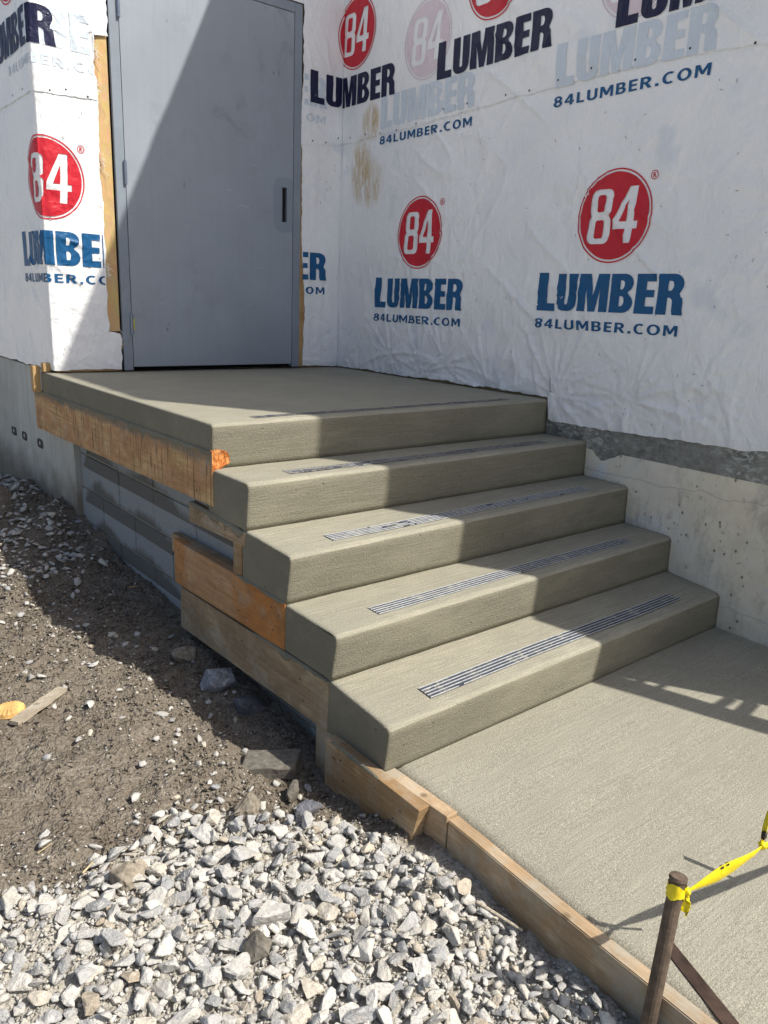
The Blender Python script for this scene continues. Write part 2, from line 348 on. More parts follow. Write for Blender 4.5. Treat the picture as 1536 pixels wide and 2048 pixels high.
def mat_found_right():
    m = M('cream_coated_foundation', 0.8, 0.3)
    n = m.noise(8, 5, 0.65); big = m.noise(2.3, 4, 0.6)
    c = m.ramp(n, [(0.3, (0.74, 0.66, 0.51)), (0.6, (0.86, 0.79, 0.635)), (0.8, (0.88, 0.83, 0.70))])
    c = m.mix(m.ramp(big, [(0.42, 0.0), (0.68, 0.65)]), c, (0.70, 0.685, 0.645))
    pale = m.noise(3.4, 4, 0.65, m.coord(loc=(1.3, 2.2, 0.9)), 0.5)
    c = m.mix(m.ramp(pale, [(0.56, 0.0), (0.62, 0.7)]), c, (0.74, 0.755, 0.79))
    v = m.vor(34, m.coord((1, 1, 0.7))); k = m.noise(7, 3)
    pm = m.math('MULTIPLY', m.ramp(v.outputs['Distance'], [(0.10, 1.0), (0.2, 0.0)]), m.ramp(k, [(0.46, 0.0), (0.56, 0.85)]))
    c = m.mix(pm, c, (0.20, 0.19, 0.17))
    st = m.noise(5, 6, 0.75, m.coord((1, 1, 0.45), loc=(2, 5, 1))); c = m.mix(m.ramp(st, [(0.48, 0.0), (0.66, 0.8)]), c, (0.44, 0.40, 0.32))
    dk = m.noise(30, 4, 0.7); c = m.mix(m.ramp(dk, [(0.62, 0.0), (0.70, 0.6)]), c, (0.34, 0.32, 0.28))
    y_ = m.xyz()[1]; cw = m.noise(2.4, 5, 0.6, m.coord((1, 1, 0.05))); zc_ = m.math('ADD', m.xyz()[2], m.math('MULTIPLY', cw, 0.16))
    for zz_, tt in ((-0.225, 0.5), (-0.70, 0.4)):   # wandering hairline cracks
        c = m.mix(m.ramp(m.math('ABSOLUTE', m.math('SUBTRACT', zc_, zz_)), [(0.0, tt), (0.0035, 0.0)]), c, (0.33, 0.30, 0.26))
    gr = m.noise(14, 5, 0.75, m.coord((1, 1, 0.35))); 
    c = m.mix(m.ramp(gr, [(0.57, 0.0), (0.75, 0.55)]), c, (0.36, 0.34, 0.30))
    m.color(c); m.bump(m.math('SUBTRACT', n, m.math('MULTIPLY', pm, 1.2)), 0.8, 0.008); return m.m
m_foundr = mat_found_right()
def mat_tar():
    m = M('weathered_tar_coat', 0.8, 0.3)
    n = m.noise(13, 6, 0.7); fl = m.noise(24, 5, 0.75, m.coord((1, 1, 1.7)), 0.5); lg = m.noise(3.2, 3, 0.5)
    c = m.ramp(n, [(0.3, (0.12, 0.12, 0.11)), (0.55, (0.27, 0.268, 0.245)), (0.8, (0.37, 0.37, 0.335))])
    c = m.mix(m.math('MULTIPLY', m.ramp(fl, [(0.52, 0.0), (0.58, 1.0)]), m.ramp(lg, [(0.40, 0.2), (0.58, 0.9)])), c, (0.50, 0.51, 0.48))
    m.color(c); m.bump(m.math('ADD', n, fl), 0.6, 0.006); return m.m
m_tar = mat_tar()
def mat_cmu():
    m = M('concrete_block', 0.9, 0.2)
    fine = m.noise(180, 3, 0.7); big = m.noise(4, 3, 0.5)
    c = m.ramp(fine, [(0.3, (0.24, 0.265, 0.285)), (0.6, (0.345, 0.375, 0.395)), (0.8, (0.44, 0.465, 0.48))])
    oi = m.n('ShaderNodeObjectInfo'); c = m.mix(m.math('MULTIPLY', oi.outputs['Random'], 0.3), c, (0.26, 0.28, 0.29))
    x, y, z = m.xyz(); wob = m.noise(7, 4, 0.6)
    # damp patches left by the wet mortar along the lower edge of every course
    zz = m.math('FRACT', m.math('DIVIDE', m.math('ADD', z, 2.0-0.0050), 0.19))
    dm = m.math('SUBTRACT', m.math('ADD', m.math('MINIMUM', m.math('MULTIPLY', m.noise(2.6, 1, 0.4, m.coord((1, 1.0, 0.35), loc=(0, 0.4, 0))), 1.9), m.math('ADD', m.math('MULTIPLY', m.noise(1.5, 1, 0.4, m.coord((1, 1.0, 0.2), loc=(0, 1.4, 2))), 0.9), 0.28)), m.math('MULTIPLY', m.noise(14, 3, 0.6), 0.16)), m.math('ADD', 0.50, m.math('MULTIPLY', zz, 0.50)))
    c = m.mix(m.ramp(dm, [(0.0, 0.0), (0.10, 0.85)]), c, (0.125, 0.120, 0.108))
    m.color(c); m.bump(fine, 0.5, 0.004); return m.m
m_cmu = mat_cmu()
m_mortar = mat_simple('damp_mortar', (0.27, 0.255, 0.22), 0.9, 0.2, 0, 0.3, 40, 0.4)
def mat_strip(name='ribbed_grip_strip', more=0.0):
    m = M(name, 0.6, 0.35)
    n = m.noise(16, 5, 0.75); n2 = m.noise(90, 3, 0.6)
    c = m.ramp(n2, [(0.3, (0.035, 0.042, 0.065)), (0.7, (0.065, 0.075, 0.105))])
    c = m.mix(m.math('MULTIPLY', m.ramp(n, [(0.52-more, 0.0), (0.62-more, 0.8)]), m.ramp(n2, [(0.42, 0.2), (0.55, 1.0)])), c, (0.27, 0.25, 0.195) if more else (0.33, 0.305, 0.24))
    m.color(c); m.bump(n2, 0.4, 0.003); return m.m
m_strip = mat_strip(); m_strip_worn = mat_strip('cement_filled_grip_strip', 0.10)
m_rib_worn = mat_simple('dull_metal_rib', (0.24, 0.24, 0.235), 0.6, 0.4, 0.0, 0.3, 60)
m_rib = mat_simple('strip_metal_rib', (0.44, 0.45, 0.44), 0.5, 0.5, 0.0, 0.3, 60)
def mat_dirt():
    m = M('damp_clay_soil', 0.95, 0.15)
    n = m.noise(9, 6, 0.7); f = m.noise(85, 4, 0.62); b = m.noise(1.7, 3, 0.5)
    cl = m.vor(60); cl2 = m.vor(130)
    c = m.ramp(f, [(0.3, (0.120, 0.100, 0.078)), (0.5, (0.212, 0.184, 0.149)), (0.75, (0.32, 0.286, 0.238))])
    c = m.mix(m.ramp(n, [(0.40, 0.5), (0.62, 0.0)]), c, (0.125, 0.099, 0.072))
    c = m.mix(m.ramp(b, [(0.45, 0.0), (0.7, 0.45)]), c, (0.235, 0.203, 0.160))
    at = m.n('ShaderNodeAttribute', attribute_name='dust'); 
    c = m.mix(m.math('MULTIPLY', at.outputs['Fac'], 0.85), c, m.ramp(f, [(0.3, (0.30, 0.28, 0.24)), (0.6, (0.52, 0.495, 0.44))]))
    c = m.mix(m.ramp(cl.outputs['Distance'], [(0.6, 0.0), (0.9, 0.4)]), c, (0.10, 0.08, 0.058))
    g = m.vor(150); gk = m.noise(12, 3)
    c = m.mix(m.math('MULTIPLY', m.ramp(g.outputs['Distance'], [(0.22, 1.0), (0.34, 0.0)]), m.ramp(gk, [(0.50, 0.0), (0.62, 0.65)])), c, (0.40, 0.37, 0.32))
    m.color(c); cl3 = m.vor(310); m.bump(m.math('SUBTRACT', m.math('MULTIPLY', n, 0.6), m.math('ADD', m.math('MULTIPLY', cl.outputs['Distance'], 0.75), m.math('ADD', m.math('MULTIPLY', cl2.outputs['Distance'], 0.5), m.math('MULTIPLY', cl3.outputs['Distance'], 0.12)))), 1.0, 0.010); return m.m
m_dirt = mat_dirt()
def mat_stone(name, use_attr, k=1.0, dark=(0.29, 0.295, 0.30), mid=(0.51, 0.495, 0.46), light=(0.63, 0.615, 0.575)):
    """k: metres per unit of the object's own coordinates, so that the grain keeps its real size"""
    m = M(name, 0.85, 0.25)
    oi = m.n('ShaderNodeObjectInfo')
    a = m.n('ShaderNodeAttribute', attribute_name='tint').outputs['Fac'] if use_attr else oi.outputs['Random']
    mp = m.n('ShaderNodeVectorMath', operation='MULTIPLY_ADD'); m.L(m.tc.outputs['Object'], mp.inputs[0]); mp.inputs[1].default_value = (k, k, k)
    cb = m.n('ShaderNodeCombineXYZ')
    for q in range(3): m.L(m.math('MULTIPLY', oi.outputs['Random'], 13.7+7*q), cb.inputs[q])
    m.L(cb.outputs[0], mp.inputs[2]); v = mp.outputs[0]
    c = m.ramp(a, [(0.0, dark), (0.10, (0.43, 0.43, 0.425)), (0.36, mid), (0.82, light), (0.94, (0.60, 0.54, 0.44)), (1.0, (0.42, 0.355, 0.275))])
    n = m.noise(38, 5, 0.7, v); vein = m.noise(22, 4, 0.65, v, 2.0); sp = m.noise(190, 3, 0.7, v); big = m.noise(75, 4, 0.65, v)
    c = m.mix(m.ramp(n, [(0.36, 0.65), (0.55, 0.0)]), c, m.mix(1.0, c, (0.66, 0.67, 0.69), 'MULTIPLY'))
    c = m.mix(m.ramp(vein, [(0.56, 0.0), (0.66, 0.5)]), c, (0.74, 0.725, 0.68))
    d = m.noise(16, 4, 0.6, v); c = m.mix(m.ramp(d, [(0.52, 0.0), (0.72, 0.55)]), c, (0.52, 0.47, 0.385))
    c = m.mix(m.ramp(sp, [(0.36, 0.5), (0.48, 0.0)]), c, m.mix(1.0, c, (0.62, 0.61, 0.60), 'MULTIPLY'))
    m.color(c); m.bump(m.math('ADD', m.math('ADD', n, m.math('MULTIPLY', big, 0.7)), m.math('MULTIPLY', sp, 0.22)), 0.8, 0.008); return m.m
m_stone = mat_stone('crushed_limestone', False, 0.05); m_stone_s = mat_stone('crushed_limestone_mass', True); m_stone_b = mat_stone('limestone_rock', False)
def mat_rock(name, base, pale, amt):
    m = M(name, 0.85, 0.25); v = m.coord(loc=(base[0]*9, 0.3, 0.1))
    n = m.noise(22, 6, 0.72, v, 0.4); p = m.noise(11, 5, 0.7, v, 1.2); sp = m.noise(120, 3, 0.7, v)
    c = m.ramp(n, [(0.3, tuple(q*0.5 for q in base)), (0.52, base), (0.75, tuple(min(1, q*1.6) for q in base))])
    c = m.mix(m.ramp(p, [(0.54, 0.0), (0.62, amt)]), c, pale); c = m.mix(m.ramp(sp, [(0.38, 0.6), (0.5, 0.0)]), c, tuple(q*0.45 for q in base))
    d = m.noise(7, 4, 0.6, v); c = m.mix(m.ramp(d, [(0.55, 0.0), (0.7, 0.6)]), c, (0.21, 0.175, 0.135))
    m.color(c); m.bump(m.math('ADD', n, m.math('MULTIPLY', sp, 0.3)), 1.0, 0.014); return m.m
m_rockg = mat_rock('blue_grey_rock', (0.33, 0.345, 0.375), (0.66, 0.655, 0.64), 0.75)
m_rockd = mat_rock('dark_rock', (0.13, 0.135, 0.16), (0.34, 0.34, 0.35), 0.5)
m_chunk = mat_simple('concrete_lump', (0.27, 0.235, 0.185), 0.95, 0.15, 0, 0.5, 45, 0.9)
m_chunkd = mat_simple('dark_paver', (0.17, 0.155, 0.13), 0.95, 0.15, 0, 0.4, 45, 0.8)
m_rust = mat_simple('rusty_steel', (0.125, 0.092, 0.068), 0.75, 0.35, 0.2, 0.5, 40, 0.5)
m_rustb = mat_simple('rusty_bar', (0.052, 0.034, 0.027), 0.85, 0.2, 0.0, 0.6, 14, 0.4)
def mat_tape():
    m = M('yellow_plastic_tape', 0.35, 0.45); n = m.noise(45, 3, 0.6)
    m.color(m.ramp(n, [(0.3, (0.78, 0.60, 0.004)), (0.7, (0.88, 0.74, 0.012))])); m.bump(n, 0.5, 0.004); return m.m
m_tape = mat_tape()
m_twig = mat_simple('dry_twig', (0.24, 0.20, 0.15), 0.9, 0.2)
m_straw = mat_simple('pale_straw', (0.46, 0.38, 0.23), 0.8, 0.2)
m_shell = mat_simple('orange_pulp', (0.66, 0.40, 0.15), 0.8, 0.2, 0, 0.3, 25, 0.3)

# ------------------------------------------------------------------ walls: where the wrap hangs
XC, YD, UC2 = 0.041, 1.929, 1.9417          # outer corner x, door wall y, inner corner (unrolled)
def RWx(y): return 1.8987+0.0223*y
WN = np.array([-1.0, 0.0223, 0.0]); WN /= np.linalg.norm(WN)
WT = np.array([0.0223, 1.0, 0.0]); WT /= np.linalg.norm(WT)     # along the right wall, away from the camera
Y_IN = YD; P_IN = np.array([RWx(YD), YD, 0.0])
WALL_END = -2.285; WALL_TOP = 4.02
U_END = UC2+(YD-WALL_END)/WT[1]
def wpos(u, z, off):
    """point on the unrolled wall surface: left return, door wall, right wall, pushed out by off"""
    u = np.asarray(u, float); z = np.asarray(z, float); off = np.asarray(off, float)*np.ones_like(u)
    P = np.zeros(u.shape+(3,))
    a = u < XC; c = u > UC2; b = ~a & ~c
    P[a] = np.stack([XC-off[a], YD+(XC-u[a])-np.where(u[a] > XC-0.004, off[a], 0), z[a]], -1)
    P[b] = np.stack([u[b]-np.where(u[b] < XC+0.004, off[b], 0), YD-off[b], z[b]], -1)
    d = (u[c]-UC2)
    P[c] = P_IN[None]-WT[None]*d[:, None]+WN[None]*off[c][:, None]+np.stack([0*d, 0*d, z[c]], -1)
    return P
_st = []
_r = random.Random(5)
for k in range(95):
    _st.append((UC2+_r.uniform(0.05, 3.6), _r.uniform(-0.08, 1.5), _r.uniform(0.08, 0.26), _r.uniform(0.0016, 0.0048), _r.uniform(0, 6.28), _r.choice([5, 6, 7, 9])))
for u_, z_ in ((2.86, 0.03), (3.05, 0.10), (3.45, -0.02), (2.55, 0.12), (3.9, 0.02), (4.35, 0.05)):
    _st.append((u_, z_, 0.34, 0.008, _r.uniform(0, 6), 9))
for k in range(16):
    _st.append((_r.uniform(0.05, 0.34), _r.uniform(0.02, 1.75), 0.12, 0.003, _r.uniform(0, 6), 7))
    _st.append((_r.uniform(1.66, 1.92), _r.uniform(0.02, 1.75), 0.12, 0.003, _r.uniform(0, 6), 7))
def wdisp(u, z):
    """how far the loose wrap stands off the wall"""
    u = np.asarray(u, float); z = np.asarray(z, float)
    d = 0.004+0.003*np.clip(fbm(u*3, z*2.2, 3, 3)*2+0.5, 0, 1)
    # long diagonal tension folds
    for ang, fr, amp, sd in ((0.95, 7.0, 0.0055, 21), (-0.65, 5.0, 0.0045, 33), (0.30, 9.0, 0.0030, 47)):
        ca, sa = math.cos(ang), math.sin(ang); p = u*ca+z*sa; q = -u*sa+z*ca
        r = ridge(p*fr, q*1.5, sd)**6; mk = sstep(0.48, 0.75, vnoise(u*1.7+sd, z*1.7, sd+2))
        d = d+1.9*amp*r*mk
    for su, sz, R, A, ph, k in _st:
        du, dz = u-su, z-sz; r = np.hypot(du, dz); m_ = r < R*2.6
        if not m_.any(): continue
        th = np.arctan2(dz, du); rag = vnoise(np.cos(th)*2.3+ph*7, np.sin(th)*2.3+k, 5); w = np.exp(-(r/(R*(0.35+1.3*rag)))**2)*sstep(0, 0.05, r)
        d = d+np.where(m_, 1.5*A*w*ridge(np.cos(th)*k*0.42+ph*3, np.sin(th)*k*0.42+r*2.0, 7)**5, 0)
    cr = ridge(u*5.5+1.5*fbm(u*4, z*4, 61, 2), z*8+u*3, 63)**9; d = d+0.0042*cr*sstep(0.42, 0.8, vnoise(u*2.1, z*2.1, 64))*(0.5+0.5*(1-sstep(0.2, 0.6, z)))
    # vertical ripples beside the door, crumpled foot
    dv = sstep(1.62, 1.70, u)*(1-sstep(1.90, 1.99, u))
    d = d+dv*(0.006*ridge(u*22+0.4*fbm(u*3, z*2, 8, 2), z*0.6, 9)**3)*(1-sstep(1.2, 1.4, z))
    ft = (1-sstep(0.0, 0.22, z-np.where(u > 2.8, -0.10, 0)))
    d = d+ft*0.006*ridge(u*13+z*9, z*11, 12)**2
    lf = sstep(0.0, 0.06, u)*(1-sstep(0.40, 0.46, u))
    d = d+lf*0.004*ridge(u*9+z*5, z*6-u*4, 15)**3
    edge = np.minimum(np.abs(u-XC), 9)
    return d*(0.25+0.75*sstep(0.0, 0.03, edge))*(0.45+0.55*sstep(0, 0.03, np.abs(u-UC2)))
def grid_sheet(name, us, zfun0, zfun1, nz_vs, off, parent, mat, uedge=None, label=None):
    us = np.asarray(us); V = np.asarray(nz_vs); U, T = np.meshgrid(us, V, indexing='ij')
    Z = zfun0(U)+(zfun1(U)-zfun0(U))*T
    if uedge is not None: U = uedge(U, Z)
    P = wpos(U, Z, wdisp(U, Z)+off)
    n, k = U.shape; vs = P.reshape(-1, 3); idx = np.arange(n*k).reshape(n, k)
    fs = np.stack([idx[:-1, :-1], idx[1:, :-1], idx[1:, 1:], idx[:-1, 1:]], -1).reshape(-1, 4)
    o = mesh_obj(name, vs, fs.tolist(), mat, parent, True)
    if label: o['label'] = label
    return o
def jag(x, amp, seed): return amp*(2*vnoise(np.asarray(x)*38, np.asarray(x)*0, seed)-1)+amp*1.5*(2*vnoise(np.asarray(x)*9, np.asarray(x)*0, seed+1)-1)

bld = thing('building', 'building wrapped in white printed house wrap around a grey steel door', 'building', (1.0, YD, -0.95))
def lin(a, b, step): return np.linspace(a, b, max(2, int(round((b-a)/step))+1))
HEM = lambda u: np.interp(u, [-4, 0.05, 0.36, 1.62, UC2, 2.36, 3.36, 4.24, 4.76, 7], [1.39, 1.393, 1.401, 1.372, 1.416, 1.422, 1.454, 1.474, 1.438, 1.43])+jag(u, 0.0025, 61)
ZB = lambda u: np.interp(u, [-4, XC, 0.45, 1.6, UC2, 3.52, 3.86, 3.873, 3.9, 5.0, 7], [-0.01, 0.012, 0.012, 0.012, 0.004, 0.016, 0.006, -0.10, -0.108, -0.076, -0.07])+jag(u, 0.003, 71)
ZTOP = lambda u: WALL_TOP+0*np.asarray(u, float)
def edge_l(U, Z):   # ragged cut edge of the left sheet beside the strand board
    e = np.where(Z < 0.215, 0.412, 0.350)+jag(Z, 0.004, 81)
    t = sstep(0.20, 0.36, U); return np.where(U > 0.2, 0.2+(U-0.2)/(0.36-0.2)*(e-0.2), U)
def edge_l2(U, Z):
    e = np.where(Z > 1.705, 0.421, 0.347)+jag(Z, 0.006, 85)
    return np.where(U > 0.2, 0.2+(U-0.2)/(0.36-0.2)*(e-0.2), U)
def edge_r(U, Z):
    e = np.interp(Z, [0, 0.12, 0.45, 0.8, 1.0, 1.42], [1.640, 1.650, 1.662, 1.634, 1.628, 1.622])+jag(Z, 0.003, 91)
    return np.where(U < 1.8, 1.8-(1.8-U)/(1.8-1.62)*(1.8-e), U)
def edge_r2(U, Z):
    e = np.interp(Z, [1.36, 1.44, 1.5, 1.7, 4], [1.592, 1.600, 1.620, 1.628, 1.622])+jag(Z, 0.004, 93)
    return np.where(U < 1.8, 1.8-(1.8-U)/(1.8-1.62)*(1.8-e), U)
ul = np.concatenate([lin(-3.2, -0.7, 0.1), lin(-0.68, XC-0.006, 0.014), [XC], lin(XC+0.006, 0.36, 0.011)])
ur = np.concatenate([lin(1.62, UC2-0.008, 0.010), [UC2], lin(UC2+0.008, 4.95, 0.0095), lin(4.97, 5.5, 0.03), lin(5.55, U_END, 0.05)])
vl = np.linspace(0, 1, 156)
low = lambda u: HEM(u)+0.05
vu = np.concatenate([np.linspace(0, 0.34, 92), np.linspace(0.36, 1, 20)])
sh_ll = grid_sheet('house_wrap', ul, ZB, low, vl, 0.0, bld, m_wrap, edge_l, 'lower wrap sheet folded round the corner left of the door')
sh_lr = grid_sheet('house_wrap', ur, ZB, low, vl, 0.0, bld, m_wrap, edge_r, 'lower wrap sheet right of the door and along the right wall')
sh_ul = grid_sheet('house_wrap', ul, HEM, ZTOP, vu, 0.0045, bld, m_wrap, edge_l2, 'upper wrap sheet left of the door')
sh_ur = grid_sheet('house_wrap', ur, HEM, ZTOP, vu, 0.0045, bld, m_wrap, edge_r2, 'upper wrap sheet right of the door with dark lettering')
sh_door = grid_sheet('house_wrap', lin(0.40, 1.64, 0.05), lambda u: 2.150+0*u, ZTOP, np.linspace(0, 1, 16), 0.003, bld, m_wrap, None, 'wrap above the door')

# -- print on the wrap --------------------------------------------------------
def arc(cx, cy, rx, ry, a0, a1, n):
    return [(cx+rx*math.cos(math.radians(a0+(a1-a0)*i/n)), cy+ry*math.sin(math.radians(a0+(a1-a0)*i/n))) for i in range(n+1)]
def rrect(x0, y0, x1, y1, r, n=6):
    return arc(x1-r, y1-r, r, r, 0, 90, n)+arc(x0+r, y1-r, r, r, 90, 180, n)+arc(x0+r, y0+r, r, r, 180, 270, n)+arc(x1-r, y0+r, r, r, 270, 360, n)
def curve_mesh(loops, shift=(0, 0), sc=(1, 1), cyclic=True):
    cu = bpy.data.curves.new('c', 'CURVE'); cu.dimensions = '2D'; cu.fill_mode = 'BOTH'
    for lp in loops:
        sp = cu.splines.new('POLY'); sp.points.add(len(lp)-1)
        for q, (x, y) in zip(sp.points, lp): q.co = (shift[0]+x*sc[0], shift[1]+y*sc[1], 0, 1)
        sp.use_cyclic_u = True
    o = bpy.data.objects.new('c', cu); COL.objects.link(o)
    dg = bpy.context.evaluated_depsgraph_get(); me = bpy.data.meshes.new_from_object(o.evaluated_get(dg))
    bpy.data.objects.remove(o); bpy.data.curves.remove(cu); return me
def text_mesh(txt, size, spacing, bold):
    cu = bpy.data.curves.new('t', 'FONT'); cu.body = txt; cu.size = size; cu.space_character = spacing; cu.offset = bold; cu.resolution_u = 3
    o = bpy.data.objects.new('t', cu); COL.objects.link(o)
    dg = bpy.context.evaluated_depsgraph_get(); me = bpy.data.meshes.new_from_object(o.evaluated_get(dg))
    bpy.data.objects.remove(o); bpy.data.curves.remove(cu); return me
def fit(me, x0, x1, y0, y1):
    co = np.empty(len(me.vertices)*3); me.vertices.foreach_get('co', co); co = co.reshape(-1, 3)
    lo, hi = co[:, :2].min(0), co[:, :2].max(0)
    co[:, 0] = x0+(co[:, 0]-lo[0])/(hi[0]-lo[0])*(x1-x0); co[:, 1] = y0+(co[:, 1]-lo[1])/(hi[1]-lo[1])*(y1-y0)
    me.vertices.foreach_set('co', co.ravel()); return me
LET = {   # heavy condensed capitals, height 1
 'L': (0.50, [[(0, 0), (0.50, 0), (0.50, 0.20), (0.27, 0.20), (0.27, 1), (0, 1)]]),
 'U': (0.60, [[(0, 1), (0, 0.22)]+arc(0.22, 0.22, 0.22, 0.23, 180, 270, 5)+arc(0.38, 0.22, 0.22, 0.23, 270, 360, 5)+[(0.60, 1), (0.35, 1), (0.35, 0.24)]+arc(0.30, 0.22, 0.05, 0.06, 0, -180, 5)+[(0.25, 1)]]),
 'M': (0.80, [[(0, 0), (0.22, 0), (0.22, 0.62), (0.31, 0), (0.49, 0), (0.58, 0.62), (0.58, 0), (0.80, 0), (0.80, 1), (0.50, 1), (0.40, 0.42), (0.30, 1), (0, 1)]]),
 'B': (0.60, [[(0, 0), (0.36, 0)]+arc(0.36, 0.25, 0.24, 0.25, -90, 55, 6)+[(0.44, 0.52)]+arc(0.35, 0.76, 0.23, 0.24, -40, 90, 6)+[(0, 1)],
              [(0.25, 0.17), (0.25, 0.43), (0.31, 0.43)]+arc(0.31, 0.30, 0.06, 0.13, 90, -90, 5), [(0.25, 0.60), (0.25, 0.83), (0.30, 0.83)]+arc(0.30, 0.715, 0.055, 0.115, 90, -90, 5)]),
 'E': (0.48, [[(0, 0), (0.48, 0), (0.48, 0.19), (0.25, 0.19), (0.25, 0.42), (0.45, 0.42), (0.45, 0.60), (0.25, 0.60), (0.25, 0.81), (0.48, 0.81), (0.48, 1), (0, 1)]]),
 'R': (0.62, [[(0, 0), (0.25, 0), (0.25, 0.42), (0.30, 0.42)]+arc(0.28, 0.32, 0.09, 0.10, 80, 10, 3)+[(0.37, 0.10), (0.39, 0), (0.64, 0), (0.615, 0.12), (0.605, 0.32)]+arc(0.50, 0.36, 0.10, 0.10, 0, 60, 3)+[(0.52, 0.52)]+arc(0.36, 0.745, 0.24, 0.255, -35, 90, 6)+[(0, 1)],
              [(0.25, 0.59), (0.25, 0.83), (0.31, 0.83)]+arc(0.31, 0.71, 0.06, 0.12, 90, -90, 5)]),
}
def lumber_loops():
    x = 0; out = []
    for i, ch in enumerate('LUMBER'):
        w, lps = LET[ch]; k = 1.06 if i == 0 else 1.0
        out += [[(x+px*k, py*k-(0.03 if i == 0 else 0)) for px, py in lp] for lp in lps]; x += w*k+0.055
    X = max(p[0] for lp in out for p in lp)
    return [[(px/X, py) for px, py in lp] for lp in out]
LUMB = lumber_loops()
def url_loops():
    q, t = 0.215, 0.175; ell = lambda cx, cy, rx, ry: arc(cx, cy, rx, ry, 0, 360, 18)[:-1]
    G = {
     'L': (0.60, [[(0, 0), (0.60, 0), (0.60, t), (q, t), (q, 1), (0, 1)]]),
     'U': (0.78, [[(0, 1), (0, 0.30)]+arc(0.32, 0.30, 0.32, 0.31, 180, 270, 5)[1:]+arc(0.46, 0.30, 0.32, 0.31, 270, 360, 5)+[(0.78, 1), (0.78-q, 1), (0.78-q, 0.32)]+arc(0.39, 0.32, 0.39-q, 0.16, 0, -180, 6)[1:]+[(q, 1)]]),
     'M': (0.96, [[(0, 0), (0.19, 0), (0.19, 0.66), (0.40, 0.18), (0.56, 0.18), (0.77, 0.66), (0.77, 0), (0.96, 0), (0.96, 1), (0.71, 1), (0.48, 0.47), (0.25, 1), (0, 1)]]),
     'B': (0.74, [[(0, 0), (0.44, 0)]+arc(0.45, 0.285, 0.29, 0.285, -90, 50, 6)+[(0.55, 0.535)]+arc(0.42, 0.755, 0.27, 0.245, -40, 90, 6)+[(0, 1)],
                  [(q, 0.16), (q, 0.43), (0.40, 0.43)]+arc(0.40, 0.295, 0.115, 0.135, 90, -90, 5), [(q, 0.585), (q, 0.84), (0.37, 0.84)]+arc(0.37, 0.7125, 0.10, 0.1275, 90, -90, 5)]),
     'E': (0.60, [[(0, 0), (0.60, 0), (0.60, t), (q, t), (q, 0.42), (0.56, 0.42), (0.56, 0.595), (q, 0.595), (q, 1-t), (0.60, 1-t), (0.60, 1), (0, 1)]]),
     'R': (0.80, [[(0, 0), (q, 0), (q, 0.38), (0.31, 0.38), (0.54, 0), (0.80, 0), (0.52, 0.43)]+arc(0.40, 0.71, 0.31, 0.29, -55, 90, 7)+[(0, 1)], [(q, 0.55), (q, 0.83), (0.35, 0.83)]+arc(0.35, 0.69, 0.13, 0.14, 90, -90, 5)]),
     'O': (0.90, [ell(0.45, 0.5, 0.45, 0.52), ell(0.45, 0.5, 0.45-q, 0.345)]),
     'C': (0.74, [arc(0.45, 0.5, 0.45, 0.52, 52, 308, 14)+arc(0.45, 0.5, 0.45-q, 0.345, 305, 55, 12)]),
     '.': (0.22, [[(0, 0), (0.22, 0), (0.22, 0.24), (0, 0.24)]]),
     '8': (0.72, [arc(0.36, 0.285, 0.36, 0.305, 140, 400, 12)+arc(0.36, 0.745, 0.325, 0.275, -40, 220, 12), ell(0.36, 0.285, 0.155, 0.135), ell(0.36, 0.745, 0.135, 0.115)]),
     '4': (0.74, [[(0.40, 0), (0.61, 0), (0.61, 0.22), (0.74, 0.22), (0.74, 0.385), (0.61, 0.385), (0.61, 1), (0.37, 1), (0, 0.43), (0, 0.22), (0.40, 0.22)], [(0.40, 0.385), (0.40, 0.73), (0.17, 0.385)]])}
    x = 0; out = []
    for ch in '84LUMBER.COM':
        w, lps = G[ch]; out += [[(x+px, py) for px, py in lp] for lp in lps]; x += w+0.215
    return out
URL = url_loops()
def circle_loops():
    lp = [arc(0, 0, 1, 1, 0, 360, 56)[:-1], arc(0, 0, 0.968, 0.968, 0, 360, 56)[:-1], arc(0, 0, 0.925, 0.925, 0, 360, 56)[:-1]]
    sl = lambda pts: [(x+0.06*y, y) for x, y in pts]
    lp += [sl(p) for p in ([(-0.66, -0.46)]+arc(-0.50, -0.42, 0.16, 0.16, 180, 270, 4)+arc(-0.20, -0.42, 0.16, 0.16, 270, 360, 4)+[(-0.04, -0.06), (-0.10, 0.02), (-0.05, 0.10)]+arc(-0.21, 0.42, 0.16, 0.16, 0, 90, 4)+arc(-0.49, 0.42, 0.16, 0.16, 90, 180, 4)+[(-0.65, 0.10), (-0.60, 0.02), (-0.66, -0.06)],
        rrect(-0.47, -0.46, -0.235, -0.07, 0.05, 3), rrect(-0.46, 0.10, -0.245, 0.46, 0.05, 3),
        [(0.36, -0.58), (0.55, -0.58), (0.55, -0.28), (0.66, -0.28), (0.66, -0.12), (0.55, -0.12), (0.55, 0.60), (0.33, 0.60), (0.02, -0.10), (0.02, -0.28), (0.36, -0.28)],
        [(0.36, -0.12), (0.36, 0.33), (0.175, -0.12)])]
    return lp
CIRC = circle_loops()
